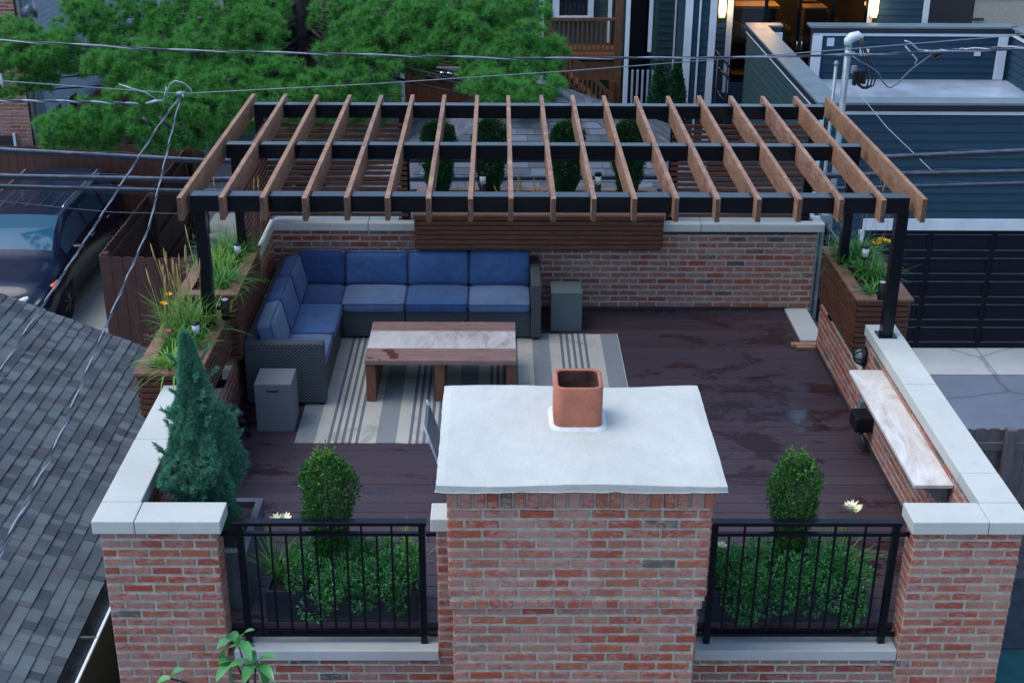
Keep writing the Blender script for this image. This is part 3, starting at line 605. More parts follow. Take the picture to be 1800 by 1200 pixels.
# black low planters behind the railings
def trough(label,x0,x1,y0,y1,h):
    t=thing('low_planter',label,'planter',((x0+x1)/2,(y0+y1)/2,0)); b=MB(); w_=.022
    b.box(x0,x1,y0,y0+w_,.002,h); b.box(x0,x1,y1-w_,y1,.002,h); b.box(x0,x0+w_,y0+w_,y1-w_,.002,h); b.box(x1-w_,x1,y0+w_,y1-w_,.002,h); part('shell',b,'planter_blk',t,bev=.003)
    b=MB(); b.box(x0+w_,x1-w_,y0+w_,y1-w_,.01,h-.03); part('soil',b,'soil',t); return t
trough('dark grey trough planter behind the left railing',.99,1.98,.23,.62,.24); trough('dark grey trough planter behind the right railing',3.92,4.93,.23,.62,.24)
upright('holly','upright clipped evergreen shrub in the trough behind the left railing',(1.40,.45),.165,.28,1.10,9500,'holly',.023,taper=.62)
upright('holly','upright clipped evergreen shrub in the trough behind the right railing',(4.45,.45),.150,.28,1.10,8500,'holly',.023,taper=.66)
def cover(label,x0,x1,y0,y1,seed):
    t=thing('trailing_plant',label,'plant',((x0+x1)/2,(y0+y1)/2,.24)); Vs=[];Fs=[];k=0; FP=[]
    for q in range(95):
        cx=random.uniform(x0,x1); cy=random.uniform(y0,y1); edge=cy<y0+.1
        cz=.28+random.uniform(-.02,.16)-(random.uniform(.04,.20) if edge and random.random()<.7 else 0); r=random.uniform(.06,.11)
        P,d=blobpts((cx,cy,cz),(r,r*.85,r),240,.6); D=d+rng.normal(size=d.shape)*.7+[0,0,.4]; V,F=leaves(P,D,rng.uniform(.016,.030,len(P)),.013); Vs.append(V);Fs.append(F+k);k+=len(V)
        if q%2==0: FP.append(P[d[:,2]>.1][:7])
    mobj('foliage',npmesh('foliage',np.concatenate(Vs),np.concatenate(Fs),'cover',wloc(t)),t)
    P=np.repeat(np.concatenate(FP),4,0); V,F=leaves(P,rng.normal(size=P.shape)+[0,0,.6],.012,.009); o=mobj('blossoms',npmesh('blossoms',V,F,'lilac',wloc(t)),t); o['kind']='stuff'
cover('bushy trailing plant with tiny lilac flowers spilling through the left railing',1.16,1.94,.19,.56,1); cover('bushy trailing plant with tiny lilac flowers spilling through the right railing',4.00,4.90,.19,.56,2)
clump('daylily','daylily with pale yellow bloom left of the shrub behind the left railing','plant',(1.05,.38,.24),26,.42,.016,.4,.5,'grass',rad=.02,flowers=((1.06,.42,.66,.06),(1.12,.42,.67,.055)),fmat='cream')
clump('daylily','yellow green daylily beside the chimney behind the left railing','plant',(1.90,.45,.24),30,.42,.016,.35,.5,'grass2',rad=.025)
clump('daylily','daylily with small yellow blooms beside the chimney behind the right railing','plant',(4.00,.42,.22),34,.36,.014,.4,.6,'grass',rad=.03,flowers=((3.98,.36,.50,.045),(4.02,.36,.44,.04),(3.93,.37,.58,.035)),fmat='cream')
clump('daylily','daylily with one large cream bloom behind the right railing','plant',(4.80,.45,.24),42,.42,.016,.45,.55,'grass',rad=.03,flowers=((4.83,.45,.72,.075),(4.84,.44,.74,.07)),fmat='cream')
# back planter plants
for i,(x,lab) in enumerate(((1.90,'leftmost of the four boxwoods in the hanging back planter'),(2.42,'boxwood in the back planter just left of the planter middle'),(3.20,'boxwood in the back planter just right of the planter middle'),(3.83,'rightmost of the four boxwoods in the hanging back planter'))):
    upright('boxwood',lab,(x,6.02),.155,1.10,1.86+.02*(i%2),13000,'boxw',.024,group='boxwoods in the back planter',shape=([0,.2,.5,.8,.95,1],[.45,.72,1,1,.8,.3]))
for i,(x,lab) in enumerate(((1.78,'small green tuft at the left end of the back planter'),(2.16,'low bushy plant between the two left boxwoods of the back planter'),(2.66,'pale plumed tuft right of the second boxwood of the back planter'),(2.95,'small tuft left of the third boxwood of the back planter'),(3.55,'low bushy plant between the two right boxwoods of the back planter'),(4.02,'pale green tuft at the right end of the back planter'))):
    clump('low_grass',lab,'plant',(x,5.85,1.06),100,.22,.007,.9,.6,'grass' if i%2 else 'cover',rad=.06,plumes=6 if i in (2,3) else 0,plL=.3,group='low plants in the back planter')
# juniper in its square pot
jp=thing('square_pot','square slate grey pot holding the juniper by the left pier','pot',(.60,.72,0))
b=MB(); x0,x1,y0,y1=.36,.86,.37,1.07
b.box(x0,x1,y0,y0+.05,.002,.45).box(x0,x1,y1-.05,y1,.002,.45).box(x0,x0+.05,y0+.05,y1-.05,.002,.45).box(x1-.05,x1,y0+.05,y1-.05,.002,.45); part('shell',b,'pot',jp,bev=.004)
b=MB(); b.box(x0+.05,x1-.05,y0+.05,y1-.05,.01,.40); part('soil',b,'soil',jp)
ju=thing('juniper','tall conical blue green juniper beside the left front pier','tree',(.54,.66,.40))
n=15000; z=rng.uniform(0,1,n)**1.15; a=rng.uniform(0,2*np.pi,n); prof=np.interp(z,[0,.08,.3,.55,.75,.88,1],[.6,.85,1,.80,.42,.22,.03])
lum=1+.16*np.sin(a*4+z*13)+.12*np.sin(a*7-z*21)+.08*np.sin(a*2+z*33)
from mathutils import noise as mn
lum+=np.array([.55*mn.noise(Vector((math.cos(q)*1.7,math.sin(q)*1.7,w_*7)))+.25*mn.noise(Vector((math.cos(q)*4,math.sin(q)*4,w_*17))) for q,w_ in zip(a,z)])
rr=.210*prof*lum*(.62+.38*rng.uniform(0,1,n)**.3); P=np.c_[.54+.02*np.sin(z*4)+rr*np.cos(a),.66+rr*np.sin(a),.42+z*1.46]
D=np.c_[np.cos(a)*.8,np.sin(a)*.8,np.full(n,1.1)]+rng.normal(size=(n,3))*.35
V,F=needles(P,D,11,.034,.0060,.8); mobj('foliage',npmesh('foliage',V,F,'juniper',(.54,.66,.40)),ju)
PP=[];DD=[]
for q in range(46):
    zz=random.uniform(.05,.93); az=random.uniform(0,6.28); pr=.238*float(np.interp(zz,[0,.08,.3,.55,.75,.88,1],[.6,.85,1,.80,.42,.22,.03])); dr=np.array([math.cos(az)*.75,math.sin(az)*.75,.75]); Lg=random.uniform(.05,.12)
    for w_ in np.linspace(-.3,1,12): PP.append(np.array([.54+pr*math.cos(az),.66+pr*math.sin(az),.42+zz*1.46])+dr*Lg*w_); DD.append(dr+rng.normal(size=3)*.2)
V,F=needles(np.array(PP),np.array(DD),12,.038,.006,.7); mobj('branch_tips',npmesh('branch_tips',V,F,'juniper',(.54,.66,.40)),ju)
b=MB(); b.tube([(.54,.66,.38),(.55,.66,1.0),(.55,.66,1.7)],[.025,.018,.005],7); part('trunk',b,'bark',ju)
# ------------------------------------------------------------------ solar lamps
def solar(label,x,y,z,h=.13):
    t=thing('solar_lamp',label,'lamp',(x,y,z),'solar path lamps in the planters')
    b=MB(); b.cyl((x,y),.006,z-.06,z+.03,6); b.cyl((x,y),.026,z+.02,z+h*.35,14); part('base',b,'blackmat',t)
    b=MB(); b.cyl((x,y),.027,z+h*.35+.001,z+h-.012,16,.031); part('diffuser',b,'lens',t)
    b=MB(); b.tube([(x,y,z+h-.011),(x,y,z+h),(x,y,z+h+.008)],[.034,.034,.018],16); part('cap',b,'blackmat',t)
solar('white and black solar lamp in the left planter nearest the juniper',.14,2.52,1.04); solar('white and black solar lamp in the planter behind the sofa',.20,4.05,1.15); solar('white and black solar lamp in the right planter',5.80,4.13,1.10,.14)
def boll(label,x):
    t=thing('bollard_lamp',label,'lamp',(x,5.80,1.08),'bollard lamps in the back planter'); y=5.80
    b=MB(); b.cyl((x,y),.032,1.07,1.30,16); part('post',b,'blackmat',t); b=MB(); b.cyl((x,y),.032,1.301,1.385,16); part('diffuser',b,'lens',t); b=MB(); b.tube([(x,y,1.386),(x,y,1.415),(x,y,1.425)],[.034,.034,.02],16); part('cap',b,'blackmat',t)
boll('short black bollard lamp with white top between the left pair of back boxwoods',2.35); boll('short black bollard lamp with white top between the right pair of back boxwoods',3.51)
# ------------------------------------------------------------------ railings
def railing(label,x0,x1,stub0,stub1):
    t=thing('iron_railing',label,'railing',((x0+x1)/2,.12,-.08)); y=.125
    b=MB(); b.box(x0-.045,x1+.03,y-.028,y+.03,.815,.842); part('top_rail',b,'black',t,bev=.003)
    b=MB(); b.box(x0+.02,x1-.02,y-.014,y+.014,.735,.757); part('mid_rail',b,'black',t)
    b=MB(); b.box(x0+.02,x1-.02,y-.016,y+.016,-.03,-.005); part('bottom_rail',b,'black',t)
    for x in (x0,x1): b=MB(); b.box(x-.021,x+.021,y-.021,y+.021,-.083,.814); part('post',b,'black',t)
    n=11
    for i in range(n): x=x0+(x1-x0)*(i+1)/(n+1); b=MB(); h=.814 if i%2 else .734; b.box(x-.0065,x+.0065,y-.0065,y+.0065,-.006,h); part('baluster',b,'black',t)
    for a,c_ in (stub0,stub1):
        for zz in (.745,-.02): b=MB(); b.box(a,c_,y-.012,y+.012,zz-.012,zz+.012); part('wall_bracket',b,'black',t)
railing('black iron railing between the left pier and the chimney',.885,2.03,(.76,.86),(2.055,2.125))
railing('black iron railing between the chimney and the right pier',3.88,5.03,(3.73,3.855),(5.055,5.12))
# ------------------------------------------------------------------ sofa
sf=thing('sectional_sofa','L shaped grey wicker sectional sofa with blue cushions against the back wall','sofa',(1.4,4.9,0))
SX0,SX1,SY0,SY1=.315,2.925,3.40,5.62; IX=.985; IY=4.86
def sb(name,*bx,mat='wicker',bev=.012): 
    b=MB()
    for q in bx: b.box(*q)
    return part(name,b,mat,sf,bev=bev)
xs=[IX,1.605,2.215,2.83]
sb('seat_base',(SX0,IX-.002,3.50,IY-.003,.03,.29)); sb('seat_base',(SX0,IX,IY,SY1-.1,.03,.29))
for a,c_ in zip(xs,xs[1:]): sb('seat_base',(a+.003,c_-.003,IY,SY1-.1,.03,.29))
sb('arm',(SX0,SX0+.69,SY0,SY0+.10,.03,.60)); sb('arm',(SX1-.10,SX1,IY-.03,SY1,.03,.59))
sb('back_frame',(SX0,SX0+.10,SY0+.101,SY1,.03,.60)); sb('back_frame',(SX0+.101,SX1-.101,SY1-.10,SY1,.03,.60))
for x,y in ((.36,3.44),(.97,3.44),(2.88,4.88),(2.88,5.58),(1.0,4.90)): b=MB(); b.box(x-.02,x+.02,y-.02,y+.02,0,.03); part('leg',b,'blackmat',sf)
def cushion(name,x0,x1,y0,y1,z0,z1,mat,puff=.018,rot=None,lab=None):
    # superellipsoid-like pillow: grid box pushed outwards, piping round its edges
    n=10; z1+=random.uniform(-.008,.006); puff*=random.uniform(.7,1.4); cx,cy,cz=(x0+x1)/2,(y0+y1)/2,(z0+z1)/2; hx,hy,hz=(x1-x0)/2,(y1-y0)/2,(z1-z0)/2
    b=MB(); idx={}; vs=[];fs=[]
    def vert(i,j,k):
        key=(i,j,k)
        if key not in idx:
            p=Vector((-1+2*i/n,-1+2*j/n,-1+2*k/n)); q=Vector((p.x*hx,p.y*hy,p.z*hz)); mind=min(hx,hy,hz); r=min(.035,mind*.8)
            c=Vector((max(-hx+r,min(hx-r,q.x)),max(-hy+r,min(hy-r,q.y)),max(-hz+r,min(hz-r,q.z)))); dd=q-c
            if dd.length>1e-6: q=c+dd.normalized()*r
            w_=(1-p.x**2)*(1-p.y**2)*(1 if hz==mind else 0)+(1-p.x**2)*(1-p.z**2)*(1 if hy==mind else 0)+(1-p.y**2)*(1-p.z**2)*(1 if hx==mind else 0)
            ax=2 if hz==mind else (1 if hy==mind else 0); s_=1 if p[ax]>0 else -1
            if abs(p[ax])>.99: q[ax]+=s_*puff*w_**.6+.003*math.sin(9*(p.x+p.y*1.7+p.z)+cx*7)
            if rot: q=Matrix.Rotation(rot[1],3,rot[0])@q
            idx[key]=len(vs); vs.append(Vector((cx,cy,cz))+q)
        return idx[key]
    rng_=range(n)
    for a in rng_:
        for c_ in rng_:
            fs+=[(vert(a,c_,0),vert(a,c_+1,0),vert(a+1,c_+1,0),vert(a+1,c_,0)),(vert(a,c_,n),vert(a+1,c_,n),vert(a+1,c_+1,n),vert(a,c_+1,n)),
                 (vert(a,0,c_),vert(a+1,0,c_),vert(a+1,0,c_+1),vert(a,0,c_+1)),(vert(a,n,c_),vert(a,n,c_+1),vert(a+1,n,c_+1),vert(a+1,n,c_)),
                 (vert(0,a,c_),vert(0,a,c_+1),vert(0,a+1,c_+1),vert(0,a+1,c_)),(vert(n,a,c_),vert(n,a+1,c_),vert(n,a+1,c_+1),vert(n,a,c_+1))]
    b.add(vs,fs,sm=True); o=part(name,b,mat,sf,label=lab); o.modifiers.new('sub','SUBSURF').render_levels=1
    # piping
    pts=[]; M3=Matrix.Rotation(rot[1],3,rot[0]) if rot else Matrix.Identity(3); mind=min(hx,hy,hz); ax=2 if hz==mind else (1 if hy==mind else 0); o1,o2=[q for q in (0,1,2) if q!=ax]
    for sgn in (1,-1):
        loop=[]
        for (aa,bb) in rrect(0,0,(hx,hy,hz)[o1]-.004,(hx,hy,hz)[o2]-.004,.035,4):
            q=Vector((0,0,0)); q[o1]=aa; q[o2]=bb; q[ax]=sgn*((hx,hy,hz)[ax]-.012); loop.append(Vector((cx,cy,cz))+M3@q)
        loop.append(loop[0]); pb=MB(); pb.tube(loop,.0045,5,cap=False); part('piping',pb,'fab2',o)
cz0,cz1=.292,.395
cushion('seat_cushion',SX0+.23,IX+.01,3.505,4.13,cz0,cz1,'fab1'); cushion('seat_cushion',SX0+.21,IX+.02,4.135,4.855,cz0,cz1,'fab3')
cushion('seat_cushion',SX0+.2,IX-.002,4.86,5.36,cz0,cz1,'fab2')
cushion('seat_cushion',IX+.003,xs[1]-.003,IY-.035,5.36,cz0,cz1,'fab1'); cushion('seat_cushion',xs[1]+.003,xs[2]-.003,IY-.035,5.36,cz0,cz1,'fab3',lab='deeper blue seat cushion in the middle'); cushion('seat_cushion',xs[2]+.003,xs[3]-.012,IY-.035,5.36,cz0,cz1,'fab1')
tl=R(12)
for a,c_,m_ in ((SX0+.20,IX-.01,'fab2'),(IX+.004,xs[1]-.004,'fab3'),(xs[1]+.004,xs[2]-.004,'fab3'),(xs[2]+.004,xs[3]-.012,'fab3')): cushion('back_cushion',a,c_,5.34,5.49,.375,.72,m_,.014,('X',-tl))
for a,c_,m_ in ((3.52,4.10,'fab1'),(4.13,4.72,'fab3'),(4.76,5.32,'fab3')): cushion('back_cushion',.44,.585,a,c_,.375,.73,m_,.014,('Y',-tl))
# ------------------------------------------------------------------ coffee table
ct=thing('coffee_table','low slatted wood coffee table with a pale stone inlay on the rug','table',(2.0,3.88,.01))
tx0,tx1,ty0,ty1,tz=1.345,2.667,3.45,4.32,.42
for (a,c_) in ((ty0,ty0+.125),(ty0+.13,ty0+.195),(ty0+.20,ty0+.265),(ty1-.215,ty1-.155),(ty1-.15,ty1-.085),(ty1-.08,ty1)):
    part('plank',MB().box(tx0,tx1,a,c_,tz-.04,tz+random.uniform(-.001,.001)),'table',ct,bev=.003)
part('stone_inlay',MB().box(tx0+.002,tx1-.002,ty0+.268,ty1-.218,tz-.04,tz+.001),'trav',ct,bev=.002)
for a in (tx0+.005,1.955,tx1-.088): part('leg',MB().box(a,a+.083,ty0+.03,ty1-.03,.012,tz-.041),'tableleg',ct,bev=.003)
def spill():
    b=MB()
    for (cx_,cy_,r) in ((1.545,3.66,.035),(1.56,3.62,.03),(1.575,3.585,.035),(1.59,3.55,.032),(1.60,3.51,.028),(1.40,3.50,.018),(1.37,3.515,.014),(1.475,3.47,.012)):
        n=12; vs=[(cx_,cy_,tz+.0035)]+[(cx_+r*1.6*math.cos(k*2*math.pi/n)*random.uniform(.6,1.2),cy_+r*math.sin(k*2*math.pi/n)*random.uniform(.5,1.1),tz+.0022) for k in range(n)]
        b.add(vs,[(0,1+k,1+(k+1)%n) for k in range(n)])
    x=N('wet_patch'); x.fin((.12,.022,.012),.12,0,.6); M['wet']=x.m; part('wet_patch',b,'wet',ct)
spill()
# ------------------------------------------------------------------ concrete stools
def stool(label,x0,x1,y0,y1,h,mat,slot=False):
    t=thing('concrete_stool',label,'stool',((x0+x1)/2,(y0+y1)/2,0)); part('body',MB().box(x0,x1,y0,y1,.001,h),mat,t,bev=.006)
    if slot: part('hand_slot',MB().box(x0+.10,x0+.205,y0-.0015,y0+.01,h-.075,h-.055),'flash',t,bev=.001)
stool('grey concrete cube stool with a hand slot in front of the sofa arm',.475,.785,2.92,3.24,.445,'concrete',True)
stool('greenish grey concrete stool against the back wall right of the sofa',3.030,3.338,5.07,5.38,.415,'concrete_g')
# ------------------------------------------------------------------ folding chair behind the chimney
cc=thing('metal_chair','grey metal chair mostly hidden behind the chimney cap','chair',(2.2,2.0,0))
b=MB(); b.obox((1.965,1.78,.62),(.13,0,-.40),(0,.42,0),(.010,0,.004)); part('backrest',b,'chair',cc)
b=MB(); b.obox((2.09,1.78,.235),(.36,0,.01),(0,.42,0),(0,0,.012)); part('seat',b,'chair',cc)
for y in (1.77,2.20): b=MB(); b.tube([(1.955,y,.66),(2.10,y,.20),(2.16,y,.002)],.010,8); part('back_leg',b,'silver',cc); b=MB(); b.tube([(2.44,y,.24),(2.48,y,.002)],.010,8); part('front_leg',b,'silver',cc)
# ------------------------------------------------------------------ right wall ledge, lamp, box
lt=thing('stone_ledge','pale stone bar ledge fixed along the right brick wall','shelf',(5.45,1.65,.72))
part('slab',MB().box(5.325,5.592,.735,2.575,.722,.75),'trav',lt,bev=.003)
for y in (.80,2.45): b=MB(); b.add([(5.585,y,.72),(5.585,y,.56),(5.36,y,.72),(5.585,y+.03,.72),(5.585,y+.03,.56),(5.36,y+.03,.72)],[(0,2,1),(3,4,5),(0,1,4,3),(1,2,5,4),(2,0,3,5)]); part('bracket',b,'galv',lt)
wl=thing('bulkhead_lamp','round black caged bulkhead lamp on the right wall under the planter','lamp',(5.56,3.08,.62))
def dome(mb,c,ax,r,d,n=20,m_=8,mi=0):
    c,ax=Vector(c),Vector(ax).normalized(); a=ax.orthogonal().normalized(); b_=ax.cross(a); vs=[];fs=[]
    for i in range(m_+1):
        t=math.pi/2*i/m_
        for k in range(n): w_=2*math.pi*k/n; vs.append(c+(a*math.cos(w_)+b_*math.sin(w_))*r*math.cos(t)+ax*d*math.sin(t))
    for i in range(m_):
        for k in range(n): q=(k+1)%n; fs.append((i*n+k,i*n+q,(i+1)*n+q,(i+1)*n+k))
    mb.add(vs,fs,sm=True,mi=mi)
b=MB(); b.tube([(5.60,3.08,.64),(5.555,3.08,.64)],[.085,.080],20); part('housing',b,'blackmat',wl)
b=MB(); dome(b,(5.555,3.08,.64),(-1,0,0),.066,.055); part('glass',b,'lampglass',wl)
b=MB()
for aa in (0,60,120):
    pts=[]
    for k in range(13): t=math.pi*k/12; pts.append((5.555-.060*math.sin(t),3.08+.07*math.cos(t)*math.cos(R(aa)),.64+.07*math.cos(t)*math.sin(R(aa))))
    b.tube(pts,.0045,6)
part('cage',b,'blackmat',wl)
b=MB(); b.tube([(5.585,3.06,.55),(5.585,3.06,.42)],.012,8); part('conduit',b,'galv',wl)
bx=thing('covered_outlet','black hooded outlet box on the right brick wall below the ledge','outlet',(5.52,2.75,.20))
b=MB(); b.box(5.44,5.585,2.60,2.80,.16,.30); part('hood',b,'blackmat',bx,bev=.02,seg=3); b=MB(); b.box(5.53,5.59,2.82,2.90,.24,.34); part('junction_box',b,'galv',bx,bev=.006)
b=MB(); b.tube([(5.56,2.87,.34),(5.575,2.9,.60)],.010,8); part('conduit',b,'galv',bx); b=MB(); b.tube([(5.50,2.63,.16),(5.52,2.58,.09),(5.53,2.56,.05)],.013,8); part('plug',b,'cable_dk',bx)
ho=thing('garden_spotlight','small dark spotlight on the deck between juniper and concrete stool','lamp',(.40,2.85,0))
b=MB(); b.tube([(.30,2.95,.15),(.38,2.86,.10)],[.03,.045],12); b.tube([(.38,2.86,.10),(.43,2.82,.01)],.02,8); part('head',b,'blackmat',ho)
b=MB(); b.tube([(.26,3.0,.24),(.35,2.9,.16)],[.02,.035],10); part('hood',b,'pot',ho)
# metal gate post and bar in the far right corner
gt=thing('terrace_gate','black metal gate frame at the top of the stairs beyond the right wall','gate',(5.75,5.2,0))
part('frame',MB().box(5.80,5.825,4.75,4.775,-.6,.95).box(5.80,5.825,5.6,5.625,-.6,.95).box(5.80,5.825,4.775,5.6,.92,.95).box(5.80,5.825,4.775,5.6,.05,.08),'black',gt)
for k in range(7): part('bar',MB().box(5.806,5.818,4.87+k*.105,4.882+k*.105,.08,.92),'black',gt)
dp=MB(); dp.box(5.79,5.86,5.72,5.80,G,1.0); solo('downpipe',dp,'galv','grey square downpipe at the right end of the back wall','pipe')
M['gutterin']=plain('dark_gutter',(.045,.055,.06),.6,var=.6,sc=7)  # one dark blotchy tone for the whole gutter trough
# ------------------------------------------------------------------ neighbour's shingled garage on the left
nb=thing('shingled_garage','low garage with a grey shingle roof left of the brick terrace','building',(-2.5,0,G))
ex,ez,sl_=-.47,-.50,.425; ang=math.atan(sl_); us=Vector((-math.cos(ang),0,math.sin(ang))); un=Vector((math.sin(ang),0,math.cos(ang)))
b=MB(); Y0,Y1=-4.5,5.22; ev=Vector((ex,0,ez)); expo=.098
b.obox(ev+Vector((0,Y0,0))-un*.02,us*6,(0,Y1-Y0,0),un*.012)
for r in range(56):
    s0=r*expo; y=Y0-random.uniform(0,.3)
    while y<Y1:
        w_=random.choice((.06,.085,.11,.14)); y1=min(y+w_,Y1); ya=max(y,Y0)
        if y1-ya>.02:
            th=random.choice((.0,.0,.004,.005)); o=ev+us*(s0-.004*random.random())+Vector((0,ya,0))
            L=expo*1.25
            lo=un*(.012+th); hi=un*(.001+th*.6)
            vs=[o-un*.004,o+Vector((0,y1-ya,0))-un*.004,o+us*L+Vector((0,y1-ya,0))-un*.006,o+us*L-un*.006,o+lo,o+Vector((0,y1-ya,0))+lo,o+us*L+Vector((0,y1-ya,0))+hi,o+us*L+hi]
            b.add(vs,[(0,4,5,1),(4,7,6,5),(0,3,7,4),(1,5,6,2)])
        y+=w_
part('roof',b,'shingle',nb)
b=MB(); ringpipe(b,[[(ex+.015+.10*math.cos(a_)+.06-.06,y_,ez-.03+.09*math.sin(a_)) for a_ in [math.pi+math.pi*k/8 for k in range(9)]]+[(ex+.015+.094*math.cos(a_),y_,ez-.03+.084*math.sin(a_)) for a_ in [2*math.pi-math.pi*k/8 for k in range(9)]] for y_ in (Y0,Y1)],sm=False)
b2=MB(); b2.v=[(ex+.06+(v[0]-ex-.015)*.62,v[1],v[2]) for v in b.v]; b2.f=b.f;b2.uv=b.uv;b2.mi=b.mi;b2.sm=b.sm
b2.box(ex+.115,ex+.132,Y0,Y1,ez-.036,ez-.018)
for y_ in (-1.2,.05,.75,1.9,3.2): b2.box(ex+.0,ex+.125,y_,y_+.018,ez-.022,ez-.008)
gu_=part('gutter',b2,'gutterin',nb); b3=MB(); b3.box(ex+.120,ex+.137,Y0,Y1,ez-.030,ez-.012); part('gutter_lip',b3,'white',gu_)
b=MB(); lap(b,(ex-.06,Y0,0),(ex-.06,Y1-.1,0),G,ez-.06,(1,0,0),.14); lap(b,(-6,Y1-.1,0),(ex-.12,Y1-.1,0),G,ez-.06,(0,1,0),.14); b.box(-6,ex-.07,Y0,Y1-.12,G,ez-.2); part('wall',b,'darksid',nb)
# ------------------------------------------------------------------ fences
def fence(name,label,a,c_,zt,mat,pw=.13,gapf=.006,scal=True,rail=True,posts=0,z0=G,side=1,capb=False,outn=None):
    t=thing(name,label,'fence',((a[0]+c_[0])/2,(a[1]+c_[1])/2,G)); A=Vector((a[0],a[1],0)); B=Vector((c_[0],c_[1],0)); u=(B-A).normalized(); n=Vector((-u.y,u.x,0))*side; L=(B-A).length; k=int(L/pw); b=MB()
    for i in range(k):
        o=A+u*(i*L/k+gapf/2)+Vector((0,0,z0)); w_=L/k-gapf; h=zt-z0+random.uniform(-.006,.006); off=n*random.uniform(0,.004)
        if scal:
            pr=[(0,0),(w_,0),(w_,h-.02),(w_*.8,h-.004),(w_*.5,h),(w_*.2,h-.004),(0,h-.02)]
        else: pr=[(0,0),(w_,0),(w_,h),(0,h)]
        m=len(pr); vs=[o+off+u*p[0]+Vector((0,0,p[1])) for p in pr]; vs+= [v+n*.02 for v in vs]; fs=[tuple(reversed(range(m))),tuple(range(m,2*m))]+[(q,(q+1)%m,m+(q+1)%m,m+q) for q in range(m)]; b.add(vs,fs)
    part('boards',b,mat,t)
    if rail:
        for zz in (z0+.3,(z0+zt)/2,zt-.25): b=MB(); b.obox(A-n*.042+Vector((0,0,zz)),u*L,n*.04,(0,0,.09)); part('rail',b,mat,t)
    for i in range(posts):
        p=A+u*(L*i/(max(posts-1,1))); b=MB(); b.obox(p-u*.05-n*.13+Vector((0,0,z0)),u*.1,n*.1,(0,0,zt-z0+.04)); part('post',b,mat,t)
        if capb: b=MB(); b.obox(p-u*.07-n*.15+Vector((0,0,zt+.045)),u*.14,n*.14,(0,0,.03)); part('post_cap',b,mat,t)
    return t
fence('picket_fence','brown board fence facing the alley left of the terrace',(-3.42,11.55),(-1.5,11.45),-1.6,'fence',.165,side=-1)
fence('picket_fence','brown side fence running back along the parked car',(-3.42,11.6),(-3.42,17.4),-1.6,'fence',.15,posts=3,side=1)
fence('picket_fence','long dark brown fence behind the parked car',(-8.6,17.55),(-3.15,17.75),-1.6,'fence',.16,side=-1)
fence('picket_fence','brown fence closing the yard on the right of the car bay',(-1.5,11.45),(-1.5,17.6),-1.6,'fence',.16,side=-1)
fence('picket_fence','weathered grey fence with a post right of the terrace by the alley',(6.6,6.02),(13,6.10),-1.585,'fence_grey',.15,posts=5,side=1)
fence('board_fence','reddish fence with capped posts beside the white sided house',(-6.32,19.6),(-6.42,31),-1.6,'fence_red',.16,scal=False,posts=6,side=1,capb=True)
# ------------------------------------------------------------------ parked car
car=thing('parked_car','dark navy minivan with reflective windscreen parked left of the brown fence','car',(-5.55,15,G))
CXc=-5.55; st=[ # y, half width, z underside, z belt, z top, top half width
(12.42,.76,.34,.60,.62,.60),(12.50,.87,.24,.70,.76,.70),(12.70,.93,.20,.78,.88,.75),(13.05,.94,.20,.86,.97,.76),(13.42,.95,.20,.92,1.04,.78),
(13.60,.95,.20,.95,1.13,.76),(14.0,.95,.20,.98,1.33,.70),(14.45,.95,.20,1.0,1.49,.66),(14.9,.95,.20,1.01,1.54,.67),(15.8,.95,.20,1.02,1.56,.68),(16.8,.95,.20,1.03,1.54,.67),(17.25,.93,.22,1.03,1.48,.64),(17.45,.88,.28,1.0,1.20,.66),(17.52,.80,.34,.9,.95,.6)]
S=np.array(st); yy=np.linspace(S[0,0],S[-1,0],90); I=[np.interp(yy,S[:,0],S[:,k]) for k in range(6)]
ker=np.array([.25,.5,.25])
for k in range(1,6):
    for _ in range(2): I[k][1:-1]=np.convolve(I[k],ker,'valid')
prof=[]; NS=18
for i in range(len(yy)):
    hw,zu,zbl,ztp,tw=[I[k][i] for k in range(1,6)]; half=[]
    half.append((hw*.86,zu)); half.append((hw*.97,zu+.10)); half.append((hw*1.0,zu+(zbl-zu)*.55)); half.append((hw*.985,zbl-.06)); half.append((hw*.955,zbl))
    for q in (.15,.35,.55,.75,.88): half.append((hw*.955+(tw+.04-hw*.955)*q,zbl+(ztp-.05-zbl)*q))
    half.append((tw+.02,ztp-.035)); half.append((tw-.05,ztp-.008)); half.append((tw*.6,ztp+.006)); half.append((tw*.3,ztp+.012)); half.append((0,ztp+.014))
    prof.append(half)
NS=len(prof[0]); 
def cv(i,j): 
    m=2*NS-1
    if j<NS: x,z=prof[i][j]; return (CXc+x,yy[i],G+z)
    x,z=prof[i][m-1-j]; return (CXc-x,yy[i],G+z)
body=MB();wsh=MB();sides={1:MB(),-1:MB()}; m=2*NS-1
wheels=[13.38,16.75]
for i in range(len(yy)-1):
    ym=(yy[i]+yy[i+1])/2
    for j in range(m-1):
        jj=j if j<NS-1 else m-2-j
        x_,z_=prof[i][jj]
        q=[cv(i,j),cv(i,j+1),cv(i+1,j+1),cv(i+1,j)]
        if 13.62<ym<14.42 and jj>=11: wsh.add(q,[(3,2,1,0)],sm=True); continue
        if 13.75<ym<17.0 and 5<=jj<=8 and prof[i][9][1]-prof[i][4][1]>.18 and not (15.0<ym<15.08 or 16.05<ym<16.12): sides[1 if j<NS-1 else -1].add(q,[(3,2,1,0)],sm=True); continue
        if jj<=2 and any(abs(ym-w_)<.34 and (z_+.12)<.06+math.sqrt(max(0,.36**2-(ym-w_)**2))+.33 for w_ in wheels): 
            if jj<=1: continue
        body.add(q,[(3,2,1,0)],sm=True)
for i in (0,len(yy)-1): body.add([cv(i,j) for j in range(m)],[tuple(range(m)) if i==0 else tuple(reversed(range(m)))])
